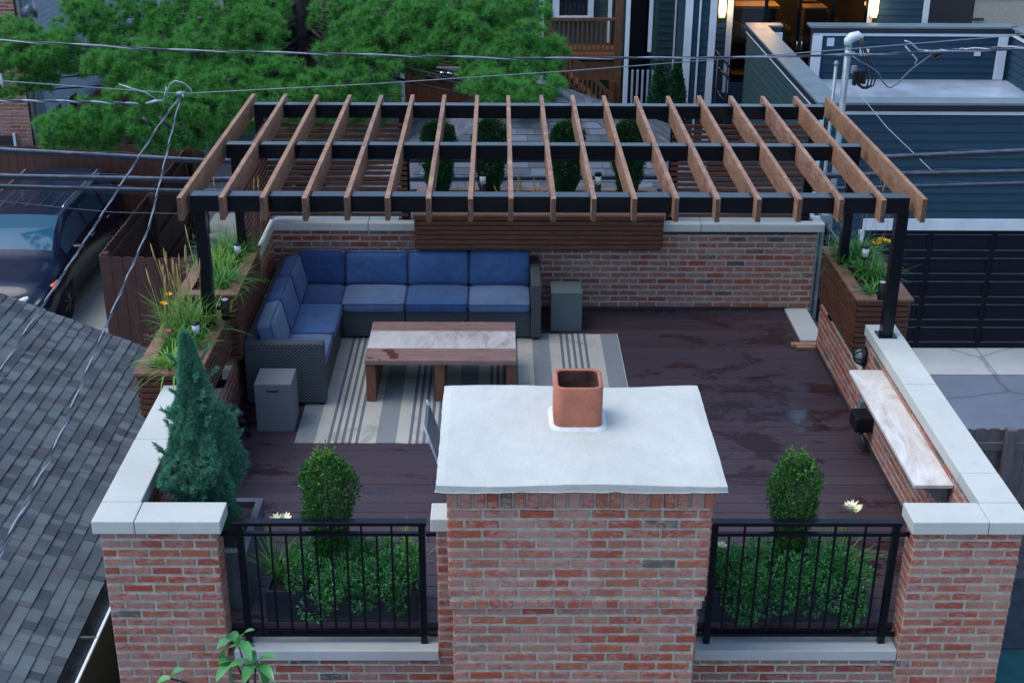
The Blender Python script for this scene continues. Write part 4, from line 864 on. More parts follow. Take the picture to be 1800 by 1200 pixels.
def weld(o,d=.0008):
    mo=o.modifiers.new('weld','WELD'); mo.merge_threshold=d
bo=part('body',body,'carpaint',car); weld(bo); weld(part('windscreen',wsh,'carglass',car)); [weld(part('side_window',sides[k_],'carglass',car)) for k_ in (1,-1)]
for sx in (1,-1):
    b=MB(); b.tube([(CXc+sx*.66,14.55,G+1.57),(CXc+sx*.66,14.7,G+1.60),(CXc+sx*.66,16.7,G+1.60),(CXc+sx*.65,16.85,G+1.56)],.014,8); part('roof_rail',b,'chrome',car)
    for wy in wheels:
        wx=CXc+sx*.84; b=MB(); b.tube([(wx-sx*.10,wy,G+.33),(wx+sx*.105,wy,G+.33)],[.335,.325],28); wh=part('wheel',b,'tyre',car)
        b=MB(); b.tube([(wx+sx*.095,wy,G+.33),(wx+sx*.108,wy,G+.33)],[.235,.23],24); 
        for k in range(7):
            a_=2*math.pi*k/7; b.tube([(wx+sx*.118,wy,G+.33),(wx+sx*.113,wy+.215*math.cos(a_),G+.33+.215*math.sin(a_))],[.022,.014],6,mi=1)
        part('rim',b,('tyre','rim_al'),wh)
    b=MB()
    for k in range(8):
        pass
    pts=[(CXc+sx*(.42+.068*k),12.50+.012*k+(.055*k*k/6),G+.66+.016*k) for k in range(8)]
    b.tube([Vector(p)+Vector((0,-.045,.005)) for p in pts],[.02,.045,.055,.06,.065,.065,.06,.03],10); hl=part('headlight',b,'clearlens',car)
    b=MB(); b.tube([(CXc+sx*.90,12.84,G+.77),(CXc+sx*.93,13.05,G+.81)],[.06,.035],10); part('indicator',b,'amber',hl)
    b=MB(); b.box(CXc+sx*1.02-.09,CXc+sx*1.02+.09,13.98,14.08,G+.98,G+1.10); mi_=part('mirror',b,'carpaint',car,bev=.03,seg=3)
    for yd in (14.95,15.95): b=MB(); b.tube([(CXc+sx*.955,yd,G+.93),(CXc+sx*.975,yd+.03,G+.935),(CXc+sx*.975,yd+.17,G+.935),(CXc+sx*.955,yd+.2,G+.93)],.010,6); part('door_handle',b,'chrome',car)
for sx in (-.3,.35): b=MB(); b.tube([(CXc+sx,13.60,G+1.13),(CXc+sx-.45,13.70,G+1.17)],.008,6); part('wiper',b,'blackmat',car)
b=MB()
for k in range(5): b.tube([(CXc-.44+.22*k,14.65,G+1.562),(CXc-.44+.22*k,15.7,G+1.578)],.004,5)
part('roof_rib',b,'cable',car)
bn=thing('recycling_bin','blue recycling bin with closed lid behind the minivan','bin',(-5.0,17.15,G)); b=MB(); b.add([(-5.2,16.98,G+.05),(-4.85,16.98,G+.05),(-4.85,17.36,G+.05),(-5.2,17.36,G+.05),(-5.28,16.9,G+1.02),(-4.76,16.9,G+1.02),(-4.76,17.44,G+1.02),(-5.28,17.44,G+1.02)],[(0,3,2,1),(0,1,5,4),(1,2,6,5),(2,3,7,6),(3,0,4,7),(4,5,6,7)]); part('body',b,'blue_bin',bn,bev=.02)
part('lid',MB().box(-5.31,-4.73,16.86,17.48,1.025+G,1.08+G),'blue_bin',bn,bev=.02)
# ------------------------------------------------------------------ hip roofed garage straight behind
hp=thing('hip_roof_garage','garage with a pale grey shingled hip roof straight behind the terrace','building',(3.1,14,G))
ap_=Vector((3.13,14.0,.53)); hx0,hx1,hy0,hy1,hz=.35,5.95,11.35,16.7,-1.02
cs=[Vector((hx0,hy0,hz)),Vector((hx1,hy0,hz)),Vector((hx1,hy1,hz)),Vector((hx0,hy1,hz))]; b=MB()
for k in range(4):
    A,B=cs[k],cs[(k+1)%4]; nrm_=(B-A).cross(ap_-A).normalized(); b.add([A,B,ap_],[(0,1,2)])
    rows=22
    for r in range(rows):
        t0=r/rows; t1=min(1,(r+1.25)/rows); a0=A.lerp(ap_,t0); b0_=B.lerp(ap_,t0); a1=A.lerp(ap_,t1); b1=B.lerp(ap_,t1); L=(b0_-a0).length; u=(b0_-a0).normalized(); x=-random.uniform(0,.25)
        slope=(ap_-(A+B)/2)*((t1-t0))
        while x<L:
            w_=.28; xa=max(x,0); xb=min(x+w_-.008,L)
            if xb-xa>.03:
                p=a0+u*xa; q=a0+u*xb
                def clampx(s_): return max((a1-a0).dot(u),min((b1-a0).dot(u),s_))
                ta=a0+u*clampx(xa)+slope; tb=a0+u*clampx(xb)+slope
                b.add([p+nrm_*.016,q+nrm_*.016,tb+nrm_*.003,ta+nrm_*.003,p,q],[(0,1,2,3),(4,5,1,0)])
            x+=w_
part('roof',b,'shingle2',hp)
b=MB(); b.box(hx0+.25,hx1-.25,hy0+.25,hy1-.25,G,hz+.02); part('wall',b,'greensid',hp)
# ------------------------------------------------------------------ dark garage with roof deck on the right
dg=thing('navy_garage','navy sided garage with a roof terrace and black door across the alley','building',(10,15,G)); FY=12.30; FX=7.28; ZT=.585
b=MB(); lap(b,(FX,FY,0),(14.5,FY,0),-1.22,.40,(0,-1,0),.136); lap(b,(FX,FY,0),(8.25,FY,0),G,-1.22,(0,-1,0),.136); part('wall',b,'navy',dg)
b=MB(); lap(b,(FX,18.6,0),(FX,FY,0),G,.40,(-1,0,0),.136); part('wall',b,'navy2',dg)
b=MB(); b.box(FX+.01,14.4,FY+.02,FY+.26,G,.46); b.box(FX+.01,FX+.26,FY+.26,18.6,G,.46); part('wall',b,'navy',dg)
b=MB(); b.box(FX-.03,14.5,FY-.04,FY,.40,.455); b.box(FX-.035,FX,FY,18.6,.40,.455); b.box(FX-.02,FX+.06,FY-.03,FY,G,.40); b.box(8.1,14.5,FY-.05,FY-.012,-1.40,-1.22); b.box(8.05,8.14,FY-.04,FY,G,-1.40); part('trim',b,'white',dg,bev=.004)
b=MB(); b.box(FX-.05,14.5,FY-.06,FY+.0,.456,.55); b.box(FX-.055,FX,FY,18.62,.456,.55); part('fascia',b,'fascia',dg)
b=MB(); b.box(FX-.06,14.5,FY-.07,FY+.30,.551,ZT); b.box(FX-.06,FX+.32,FY+.30,18.62,.551,ZT-.001); b.box(FX+.32,FX+.62,18.35,18.62,.551,ZT-.001); part('parapet_coping',b,'coping',dg)
b=MB(); b.box(FX+.26,14.4,FY+.26,18.7,-.55,-.43); part('flat_roof',b,'membrane',dg)
ow=at(1432,45,Y=18.35).x; b=MB(); lap(b,(ow,18.35,0),(12.3,18.35,0),-.43,.42,(0,-1,0),.136); b.box(ow,12.3,18.36,18.58,-.43,.45); part('wall',b,'navy',dg,label='far inner parapet of the flat roof')
b=MB(); b.box(ow-.02,12.3,18.30,18.34,.40,.455); b.box(ow-.02,ow+.16,18.28,18.34,-.42,.40); b.box(ow+.26,ow+.40,18.325,18.338,.20,.36); b.box(12.02,12.20,18.28,18.33,-.42,.40); part('trim',b,'white',dg,bev=.004)
b=MB(); b.box(ow-.08,12.35,18.27,18.66,.551,ZT); part('parapet_coping',b,'coping',dg); b=MB(); b.box(ow-.06,12.3,18.285,18.35,.456,.55); b.box(FX+.33,FX+.60,18.36,18.40,.45,.55); part('fascia',b,'fascia',dg)
b=MB(); b.box(FX+.45,FX+.62,18.345,18.36,-.4,.45); part('trim',b,'white',dg)
b=MB(); lap(b,(12.3,18.35,0),(12.3,12.5,0),-.43,.42,(-1,0,0),.136); b.box(12.31,12.5,12.6,18.4,-.43,.45); part('wall',b,'navy',dg); b=MB(); b.box(12.22,12.55,12.6,18.35,.551,ZT); part('parapet_coping',b,'coping',dg)
b=MB(); b.box(12.27,12.30,12.6,18.30,.40,.455); part('trim',b,'white',dg)
q=at(1718,93,Y=18.33); b=MB(); b.box(q.x-.06,q.x+.06,18.31,18.335,q.z-.06,q.z+.05); part('outlet_cover',b,'white',dg)
q=at(1518,92,Y=18.33); b=MB(); b.box(q.x-.08,q.x+.10,18.31,18.335,q.z-.07,q.z+.06); part('outlet_cover',b,'white',dg)
# garage door, four sections of long panels
b=MB(); b.box(8.14,13.0,FY-.005,FY+.012,G+.02,-1.40); dr=part('garage_door',b,'bluegrey',dg)
M['panel_highlight']=plain('panel_highlight',(.045,.055,.085),.4)  # highlight along top and bottom panel edges, put in as a paler colour
b=MB(); H=(-1.42-G-.04)/5
for r in range(5):
    z0=G+.05+r*H
    for cx_ in range(5):
        x0=8.24+cx_*.98; x1=x0+.90; b.box(x0,x1,FY-.022,FY-.006,z0+.06,z0+.075); b.box(x0,x1,FY-.022,FY-.006,z0+H-.075,z0+H-.06); b.box(x0,x0+.012,FY-.022,FY-.006,z0+.075,z0+H-.075,mi=1); b.box(x1-.012,x1,FY-.022,FY-.006,z0+.075,z0+H-.075,mi=1)
part('panel_moulding',b,('panel_highlight','bluegrey'),dr)
# ------------------------------------------------------------------ lit house behind it
lh=thing('lit_house','navy sided house with glowing wall lamps and tall glass doors behind the navy garage','building',(9,22,G)); HY=20.5
dl=at(1283,100,Y=HY).x; drr=at(1525,20,Y=HY).x; wl0=at(1205,100,Y=HY).x; wr=at(1622,20,Y=HY).x
b=MB(); lap(b,(wl0+.4,HY,0),(dl-.12,HY,0),G,3.5,(0,-1,0),.136); lap(b,(drr+.1,HY,0),(wr,HY,0),G,3.5,(0,-1,0),.136); b.box(wl0+.4,dl-.12,HY+.01,HY+.2,G,3.5); b.box(drr+.1,wr,HY+.01,HY+.2,G,3.5); b.box(dl-.12,drr+.1,HY,HY+.2,2.0,3.5); b.box(dl-.12,drr+.1,HY,HY+.2,G,-1.0); part('wall',b,'navy',lh)
b=MB(); b.box(dl-.12,dl,HY-.03,HY,-1.2,3.5); b.box(drr,drr+.1,HY-.03,HY,-1.0,3.5); b.box(wr,wr+.12,HY-.03,HY+.1,-1.,3.5); b.box(wl0+.34,wl0+.5,HY-.04,HY,-2.2,3.5); part('trim',b,'white',lh)
b=MB(); nx_=4; 
for i in range(nx_+1): x=dl+(drr-dl)*i/nx_; b.box(x-.035,x+.035,HY+.05,HY+.10,-1.0,2.0)
b.box(dl,drr,HY+.05,HY+.10,-1.0,-.85); dd=part('glass_door',b,'black',lh)
b=MB(); b.box(dl,drr,HY+.07,HY+.078,-.85,2.0); part('pane',b,'pane',dd)
for sx in (-.05,.05): b=MB(); xm=(dl+drr)/2+.04+sx; b.tube([(xm,HY+.03,-.35),(xm,HY+.0,-.30),(xm,HY+.0,-.18),(xm,HY+.03,-.13)],.012,6); part('handle',b,'chrome',dd)
M['inwall']=plain('interior_wall',(.05,.035,.025),.8); M['counter']=plain('warm_counter',(.40,.24,.10),.5); M['stoolfab']=plain('olive_seat',(.05,.05,.02),.7)
b=MB(); b.box(dl-.4,drr+.4,24,24.1,-1,2.6); b.box(dl-.5,dl-.4,HY+.2,24,-1,2.6); b.box(drr+.4,drr+.5,HY+.2,24,-1,2.6); b.box(dl-.5,drr+.5,HY+.2,24.1,-1.1,-1.0); b.box(dl-.5,drr+.5,HY+.2,24.1,2.6,2.7); part('room',b,'inwall',lh)
b=MB(); b.box(dl+.0,dl+1.25,21.9,22.6,.28,.34); b.box(dl+.05,dl+1.2,22.0,22.5,-1,.28,mi=1); part('kitchen_counter',b,('counter','inwall'),lh)
b=MB()
for k in range(9): b.obox((dl+1.55+.11*k,22.3,.55-.085*k),(.34,0,0),(0,.3,0),(0,0,.022))
part('staircase',b,'counter',lh)
for xx in (dl+.15,dl+1.10):
    b=MB(); pts=[(xx-.26+.52*k/10,21.25+.16*math.sin(math.pi*k/10)-.1,0) for k in range(11)]
    for k in range(10): p,q=Vector(pts[k]),Vector(pts[k+1]); h0=.0+.16*math.sin(math.pi*k/10)**.5; h1=.16*math.sin(math.pi*(k+1)/10)**.5; b.add([p+Vector((0,0,-.55)),q+Vector((0,0,-.55)),q+Vector((0,0,-.05+h1)),p+Vector((0,0,-.05+h0))],[(0,1,2,3)],sm=True)
    b.cyl((xx,21.4),.22,-.62,-.5,16); o=part('chair',b,'stoolfab',lh); o.modifiers.new('sol','SOLIDIFY').thickness=.04
b=MB(); b.box(drr-1.0,drr-.5,21.8,22.4,.30,.33); b.box(drr-.98,drr-.52,21.85,22.35,-1,.30,mi=1); part('sideboard',b,('counter','inwall'),lh)
for px in (1270,1537):
    q=at(px,14,Y=HY-.08); b=MB(); b.box(q.x-.07,q.x+.07,HY-.04,HY-.001,q.z-.22,q.z+.22); sc=part('wall_lamp',b,'counter',lh); b=MB(); b.box(q.x-.065,q.x+.065,HY-.15,HY-.041,q.z-.12,q.z+.20); part('shade',b,'glow',sc,bev=.01); b=MB(); b.box(q.x-.05,q.x+.05,HY-.14,HY-.045,q.z-.18,q.z-.125); part('shade_foot',b,'glow',sc)
    L=bpy.data.lights.new('wall_lamp_light','POINT'); L.energy=5; L.color=(1,.6,.28); L.shadow_soft_size=.08; lo=bpy.data.objects.new('wall_lamp_light',L); COL.objects.link(lo); lo.location=(q.x,HY-.25,q.z)
b=MB(); b.cyl((dl+.6,22.2),.10,1.5,1.62,12,.05); part('pendant_lamp',b,'kitchen',lh)
L=bpy.data.lights.new('kitchen_light','POINT'); L.energy=70; L.color=(1,.55,.2); L.shadow_soft_size=.2; lo=bpy.data.objects.new('kitchen_light',L); COL.objects.link(lo); lo.location=(dl+1.0,22.1,1.4)
# stair rails left of the navy garage
srx=at(1270,160,Y=19).x; sr=thing('stair_rail','dark metal stair handrail in the gap beside the navy garage','railing',(srx,19,-1.5))
for k,(uv0,uv1) in enumerate((((1250,82),(1283,118)),((1250,108),(1283,140)),((1250,148),(1275,180)))):
    b=MB(); b.tube([at(*uv0,Y=19.2),at(*uv1,Y=18.6)],.022,8); part('rail',b,'black',sr)
for u_ in (1262,1280): b=MB(); q=at(u_,105,Y=18.9); b.tube([q,(q.x,q.y,G)],.02,8); part('post',b,'black',sr)
# ------------------------------------------------------------------ grey narrow house with white trims
gh=thing('grey_house','dark grey house with white corner boards between porch and navy garage','building',(5.8,19,G))
x1=at(1200,150,Y=19).x; x2=at(1243,150,Y=19).x; b=MB(); lap(b,(x1,19,0),(x2,19,0),G,3.5,(0,-1,0),.15); b.box(x1,x2,19.01,24,G,3.5); part('wall',b,'navy',gh)
x0=at(1150,150,Y=20.4).x; b=MB(); lap(b,(x0,20.4,0),(x1,20.4,0),G,3.5,(0,-1,0),.15); b.box(x0,x1,20.41,24,G,3.5); part('wall',b,'navy2',gh)
b=MB(); b.box(x1-.03,x1+.11,18.94,18.99,G,3.5); b.box(x2-.04,x2+.09,18.94,18.99,G,3.5); xq=at(1222,150,Y=19).x; b.box(xq-.012,xq+.02,18.94,18.985,G,3.5); xq=at(1180,150,Y=20.4).x; b.box(xq-.012,xq+.02,20.34,20.38,G,3.5); part('trim',b,'white',gh)
xa=at(1098,150,Y=19).x; b=MB(); b.box(xa+.06,x0,22.5,22.7,G,3.5); part('wall',b,'flash',gh)  # shade of the deep recess put into the back wall's dark colour
b=MB(); b.box(xa-.03,xa+.05,18.94,19.0,G,3.5); xq=at(1143,60,Y=19.5).x; b.box(xq-.035,xq+.035,19.5,19.55,at(1143,92,Y=19.5).z,3.5); part('downpipe',b,'white',gh)
for k in range(6): b=MB(); q=at(1102+k*9,150,Y=19.6); b.box(q.x-.02,q.x+.02,19.6,19.64,G,at(1102,124,Y=19.6).z); part('baluster',b,'whitesid',gh)
for px,lab in ((1157,'left of two dark conical evergreens before the grey house'),(1187,'right of two dark conical evergreens before the grey house')):
    q=at(px,185,Y=17.9); top=at(px,112,Y=17.9); upright('arborvitae',lab,(q.x,17.9),.20,q.z-.5,top.z,6000,'boxw',.05,group='conical evergreens before the grey house',shape=([0,.3,.6,.85,1],[1,1,.75,.4,.08]))
# ------------------------------------------------------------------ porch house
ph=thing('porch_house','green grey sided house with brown timber balcony and stairs behind the pine','building',(4,21,G))
pl,pr_=at(940,20,Y=21.2).x,at(1100,20,Y=21.2).x
b=MB(); lap(b,(pl-6.5,21.2,0),(pr_,21.2,0),G,4,(0,-1,0),.15); b.box(pl-6.5,pr_,21.21,25,G,4); part('wall',b,'greensid',ph)
a=at(983,28,Y=21.1); c_=at(1033,28,Y=21.1); b=MB(); b.box(a.x,c_.x,21.12,21.16,a.z,2.4); wn_=part('window',b,'winglass',ph)
b=MB(); b.box(a.x-.14,a.x-.002,21.08,21.18,a.z-.06,2.5); b.box(c_.x+.002,c_.x+.12,21.08,21.18,a.z-.06,2.5); b.box(a.x-.14,c_.x+.12,21.07,21.19,a.z-.10,a.z-.002); part('frame',b,'white',wn_)
b=MB(); q=at(952,40,Y=21.1).x; b.box(q-.05,q+.05,21.1,21.17,G,4); q=at(1048,20,Y=21.1).x; b.box(q+.25,q+.33,21.1,21.17,-.3,4); part('trim',b,'white',ph)
rl,rr_=at(966,50,Y=20).x,at(1090,50,Y=20).x; zr=at(1030,32,Y=20).z; zf=at(1030,97,Y=20).z
b=MB(); b.box(rl,rr_,19.96,20.04,zr-.05,zr); b.box(rl,rr_,19.97,20.03,zf+.06,zf+.12); b.box(rl,rr_,19.9,21.2,zf-.08,zf-.02); b.box(rl-.06,rl+.05,19.94,20.06,zf-.1,zr+.03); part('balcony',b,'porch',ph)
for k in range(14): x=rl+.1+(rr_-rl-.2)*k/13; b=MB(); b.box(x-.017,x+.017,19.98,20.02,zf+.12,zr-.05); part('baluster',b,'porch',ph)
b=MB(); b.box(rr_-.10,rr_+.04,19.9,20.05,G,4); b.box(rl+.3,rr_,19.95,20.02,zf-.50,zf-.12); q=at(1075,150,Y=19.9).x; b.box(q-.05,q+.06,19.85,19.95,G,zf-.5); part('porch_post',b,'porch',ph)
s0=at(972,72,Y=19.2); s1=at(1078,178,Y=19.2); b=MB()
for off in (.0,.06,-.52): b.obox(s0+Vector((0,0,off)),s1-s0,(0,.05,0),(0,0,.045))
part('stair_rail',b,'porch',ph)
for k in range(15): p=s0.lerp(s1,k/14); b=MB(); b.box(p.x-.017,p.x+.017,19.2,19.235,p.z-.5,p.z+.02); part('baluster',b,'porch',ph)
b=MB()
for k in range(10): p=s0.lerp(s1,(k+.5)/10); b.box(p.x-.12,p.x+.12,19.26,20.0,p.z-.50,p.z-.46)
part('stair_tread',b,'porch',ph)
# rust boarded wall with electric meters
sw=thing('board_wall','rust brown boarded wall below the pine left of the hip roof','wall',(1.4,17.6,G)); xw0,xw1=at(712,150,Y=17.5).x,at(822,150,Y=17.5).x; b=MB(); k=0; x=xw0
while x<xw1+.3: b.box(x,x+.085,17.5,17.53+.004*(k%2),G,at(760,118,Y=17.5).z+.1); x+=.09; k+=1
part('boards',b,'shed',sw)
mt=thing('electric_meters','grey panel of three round electric meters on the rust brown wall','meter',(1.6,17.45,-.1)); a,c_=at(766,140,Y=17.42),at(810,119,Y=17.42)
part('panel',MB().box(a.x,c_.x,17.42,17.49,a.z,c_.z),'galv',mt,bev=.01)
for u_ in (777,790,803): q=at(u_,130,Y=17.42); b=MB(); b.tube([(q.x,17.419,q.z),(q.x,17.35,q.z)],[.055,.05],18); o=part('meter',b,'chrome',mt); b=MB(); b.tube([(q.x,17.349,q.z),(q.x,17.342,q.z)],[.022,.02],12); part('dial',b,'flash',o)
q=at(748,128,Y=17.45); part('disconnect_box',MB().box(q.x-.07,q.x+.08,17.42,17.49,q.z-.1,q.z+.1),'white',mt,bev=.01)
b=MB(); q=at(708,150,Y=17.3); b.box(q.x-.035,q.x+.035,17.27,17.33,G,.1); solo('white_pipe',b,'white','white square pipe at the left end of the rust brown wall','pipe')
# ------------------------------------------------------------------ buildings upper left and right
brk=thing('brick_house','red brick house at the far left behind the minivan','building',(-9,20,G)); bx1=at(62,240,Y=19.2).x
b=MB(); b.box(-14,bx1,19.2,30,G,7); xx0=at(0,120,Y=19.2).x-.9; bricks(b,(xx0,19.2,-2.6),(1,0,0),(0,-1,0),bx1-xx0,5.8,seg=2,proud=.01,gap=.014,bw=.21,bh=.072)
part('wall',b,('mortar','brick_dull'),brk); b=MB(); q=at(22,236,Y=19.15); b.box(-12,q.x,19.16,19.2,G,q.z-.04); part('garage_door',b,'flash',brk)
b=MB(); q=at(24,236,Y=19.12); b.box(q.x-.03,q.x+.02,19.13,19.2,G,q.z); q2=at(3,150,Y=19.12); b.box(q2.x-.6,q2.x+.02,19.14,19.2,q2.z-.08,q2.z-.02); b.box(q2.x-.03,q2.x+.02,19.14,19.2,q2.z-.02,q2.z+.5); part('trim',b,'white',brk)
b=MB(); b.tube([(bx1+.07,19.15,G),(bx1+.07,19.15,7)],.05,8); part('downpipe',b,'galv',brk); b=MB(); b.tube([(bx1-.02,19.14,G),(bx1-.02,19.14,7)],.02,8); part('cable',b,'cable_dk',brk)
ws=thing('white_house','white sided house running back beside the reddish fence','building',(-8.5,26,G)); wxx=bx1+.14
b=MB(); lap(b,(wxx,19.6,0),(wxx,34,0),G+.6,7,(1,0,0),.11,.018); b.box(-13,wxx-.01,19.6,34,G,7); part('wall',b,'whitesid',ws)
for (u_,v_,w_,h_) in ((103,205,.45,.42),(130,190,.6,.55)):
    q=at(u_,v_,X=wxx+.02); b=MB(); b.box(wxx+.015,wxx+.03,q.y-w_/2,q.y+w_/2,q.z-h_/2,q.z+h_/2); o=part('window',b,'winglass',ws); b=MB(); b.box(wxx+.01,wxx+.045,q.y-w_/2-.1,q.y-w_/2,q.z-h_/2-.05,q.z+h_/2+.05); part('frame',b,'white',o)
q=at(50,22,X=wxx+.1); b=MB(); b.tube([q+Vector((-.1,0,0)),q+Vector((.12,0,.05))],[.10,.16],12); part('dish',b,'cable',ws)
q=at(200,130,X=wxx+.06); b=MB(); b.box(wxx+.02,wxx+.10,q.y-.06,q.y+.06,G,3); part('downpipe',b,'white',ws)
tb=thing('tan_brick_house','tan brick building at the far upper right','building',(16,28,G)); bxl=at(1640,20,Y=26).x; b=MB(); b.box(bxl,30,26,34,G,7); bricks(b,(bxl,26,-.2),(1,0,0),(0,-1,0),3.2,2.4,seg=2,proud=.01,gap=.014,bw=.21,bh=.075); part('wall',b,('mortar','tanbrick'),tb)
for u_,v_ in ((1688,22),(1722,32)): q=at(u_,v_,Y=25.98); b=MB(); b.box(q.x-.15,q.x+.1,25.95,26,q.z-.18 if u_<1700 else q.z-.06,q.z+.12 if u_<1700 else q.z+.0); o=part('window',b,'greensid',tb)
b=MB(); b.box(bxl-1.1,bxl-.05,23,23.5,G,5); part('side_wall',b,'flash',tb)
# teal tarpaulin and things at the lower right yard
q=at(1775,1180,Z=G); solo('teal_tarpaulin',MB().box(q.x-.3,q.x+.9,q.y-1.2,q.y+.35,G+.005,G+.03),'teal','teal tarpaulin on the ground at the lower right edge','tarpaulin',bev=.01)
q=at(1790,1090,Z=G); solo('slate_slab',MB().box(q.x-.40,q.x+1.5,q.y-.55,q.y+.75,G+.005,G+.05),'slate','smooth slate blue slab on the ground right of the brick pier','slab',bev=.01)
# ------------------------------------------------------------------ white pine
pt=thing('pine_tree','large white pine with drooping bright green boughs across the upper left','tree',(-1.02,17,G))
b=MB(); b.tube([(-1.0,17,G),(-1.03,17,-1),(-1.03,17,.4),(-1.0,17,1.3),(-.95,17.05,3),(-.9,17.1,6)],[.30,.27,.235,.22,.19,.12],14); 
CL=[ # px, py, rx, ry, Y, density
(60,85,75,30,15.2,1),(15,115,70,26,14.9,.8),(100,110,60,22,15.2,.9),(65,138,28,14,15.0,.5),(25,160,25,10,15,.3),(150,50,50,42,15.8,.9),(200,30,70,36,16,1.2),(215,75,50,24,15.6,.7),(275,15,70,30,16,1),(290,60,55,22,15.6,.9),(340,35,55,35,16,1.1),(170,115,28,10,15.2,.4),
(185,112,40,14,14.6,.8),(225,105,40,15,14.5,.7),(255,100,40,22,14.8,.6),(330,95,60,26,14.9,1.1),(380,75,60,30,15.2,1.1),(400,30,60,30,15.6,1.1),(440,60,55,40,15.4,1.2),(470,20,40,25,16,.8),(430,110,60,24,15,1.2),(480,130,60,24,14.8,1.2),
(300,150,70,22,14.3,1.2),(380,150,70,24,14.3,1.3),(250,178,70,20,13.9,1.3),(330,185,80,22,13.9,1.4),(150,205,55,20,13.6,1.1),(105,225,38,18,13.4,1.0),(185,225,60,20,13.6,1.2),(90,250,20,10,13.5,.4),(160,250,50,11,13.6,.7),(250,215,70,22,13.7,1.3),(330,225,70,20,13.8,1.3),(410,200,60,24,14,1.1),(290,245,55,12,13.7,.8),(370,245,45,12,13.8,.7),
(470,180,60,24,14.2,1.1),(540,160,55,24,14.4,1.1),(530,200,60,20,14.2,.9),(600,195,50,20,14.4,.9),(600,150,50,25,14.6,1.0),(660,170,40,22,14.6,.8),(560,225,70,14,14.4,.8),(640,220,50,12,14.6,.6),
(590,30,40,34,16.2,.8),(610,95,50,25,15.2,1.0),(640,60,55,34,15.6,1.2),(690,25,60,30,15.8,1.2),(680,75,50,26,15.3,1.1),(650,120,50,20,14.9,1.0),(720,110,40,18,15.2,.7),(750,45,60,36,15.3,1.3),(800,15,60,26,15.6,1.2),(770,85,50,24,15,1.1),(835,50,55,30,15.1,1.2),(880,20,50,26,15.4,1.0),(930,25,38,22,15.4,.8),(860,85,50,24,14.8,1.1),(915,70,50,24,14.9,1.1),(955,85,34,18,14.8,.8),(975,105,18,16,14.9,.4),(890,115,55,22,14.5,1.1),(940,120,38,16,14.6,.8),(880,140,45,18,14.2,.9),(845,120,40,18,14.6,.8),(930,155,40,14,14.2,.7),(900,160,32,14,13.9,.6),(950,172,22,14,13.6,.7),(885,165,45,18,13.4,1.1),(925,185,34,14,13.2,.8),(860,150,40,18,13.5,1.0),(960,150,28,14,13.6,.7),(820,140,40,16,14.0,.9),(710,70,50,30,15.6,1.1),(230,130,60,18,14.6,1.0),(60,95,60,26,15.0,1.0),(20,60,40,26,15.4,1.0),(300,110,60,20,14.9,1.0)]
Vs=[];Fs=[];kk=0
for (u_,v_,rx,ry,Y_,dn) in CL:
    if v_>140 or v_<140:
        c0=at(u_,v_,Y=Y_); s=(Y_-CAM.y)/FPX*1.06; ax,az=rx*s*1.05,ry*s*1.1; ay=ax*.6
        c0=c0-Vector((0,0,0))
        br=Vector((-1.0,17,min(3,c0.z+random.uniform(0,.2)))); mid=br.lerp(c0,.55)+Vector((0,.1,-.10)); b.tube([br,mid,c0+Vector((0,.05,-.03))],[.04,.022,.008],5)
        n=int(62*dn*(ax*az/.12)**.6)+12; P,d_=blobpts(c0,(ax,ay,az),n,.6); P+=rng.normal(size=P.shape)*.03; P[:,2]+=.05*np.sin(P[:,0]*9)
        sub=rng.integers(0,max(3,n//7),n); off=rng.normal(size=(n,3))[sub%n]*.0
        D=d_*[1,1,.6]+[0,-.25,.75]; V,F=needles(P,D,95,.135,.0085,1.35); Vs.append(V);Fs.append(F+kk);kk+=len(V)
        nt=max(6,n//9)
        for q in range(nt):
            e=Vector(P[rng.integers(0,n)]); b.tube([c0.lerp(e,.1),e],[.008,.003],3,cap=False)
part('trunk',b,'bark',pt)
mobj('crown',npmesh('crown',np.concatenate(Vs),np.concatenate(Fs),'pine',(-1.02,17,G)),pt)
# ------------------------------------------------------------------ overhead cables
def cable(name,label,pts,r,mat='cable',twist=0,cat='cable',group=None,sag=0):
    pts=[Vector(p) for p in pts]; out=[]
    for i in range(len(pts)-1):
        n=14
        for k in range(n): out.append(pts[i].lerp(pts[i+1],k/n)+Vector((0,0,-sag*4*(k/n)*(1-k/n))))
    out.append(pts[-1]); b=MB()
    if twist:
        L=[0]
        for i in range(1,len(out)): L.append(L[-1]+(out[i]-out[i-1]).length)
        tot=L[-1]; N_=int(tot/twist*8); dense=[]; j=0
        for k in range(N_+1):
            s_=tot*k/N_
            while j<len(L)-2 and L[j+1]<s_: j+=1
            dense.append(out[j].lerp(out[j+1],(s_-L[j])/max(1e-6,L[j+1]-L[j])))
        for ph,mi,rr in ((0,0,r),(2.1,1,r*.9),(4.2,2,r*.8)):
            q=[]
            for k,p in enumerate(dense):
                a_=ph+k*2*math.pi/8; t=(dense[min(k+1,N_)]-dense[max(k-1,0)]).normalized(); o1=t.orthogonal().normalized(); o2=t.cross(o1); q.append(p+(o1*math.cos(a_)+o2*math.sin(a_))*r*1.1)
            b.tube(q,rr,5,mi=mi)
        return solo(name,b,(mat,'cable','cable_dk'),label,cat,group=group)
    b.tube(out,r,7); return solo(name,b,mat,label,cat,group=group)
Yw=8.5
cable('overhead_wire','thick silver overhead cable crossing the pine high above the pergola',[at(-200,60,Y=Yw),at(300,88,Y=Yw),at(900,103,Y=Yw),at(1350,101,Y=Yw),at(2000,80,Y=Yw)],.008,'silver',twist=1.1)
cable('overhead_wire','thin wire rising to the right from the silver splice',[at(-200,128,Y=Yw),at(318,165,Y=Yw),at(650,148,Y=Yw),at(1000,125,Y=Yw),at(1450,90,Y=Yw),at(2000,45,Y=Yw)],.006,'galv')
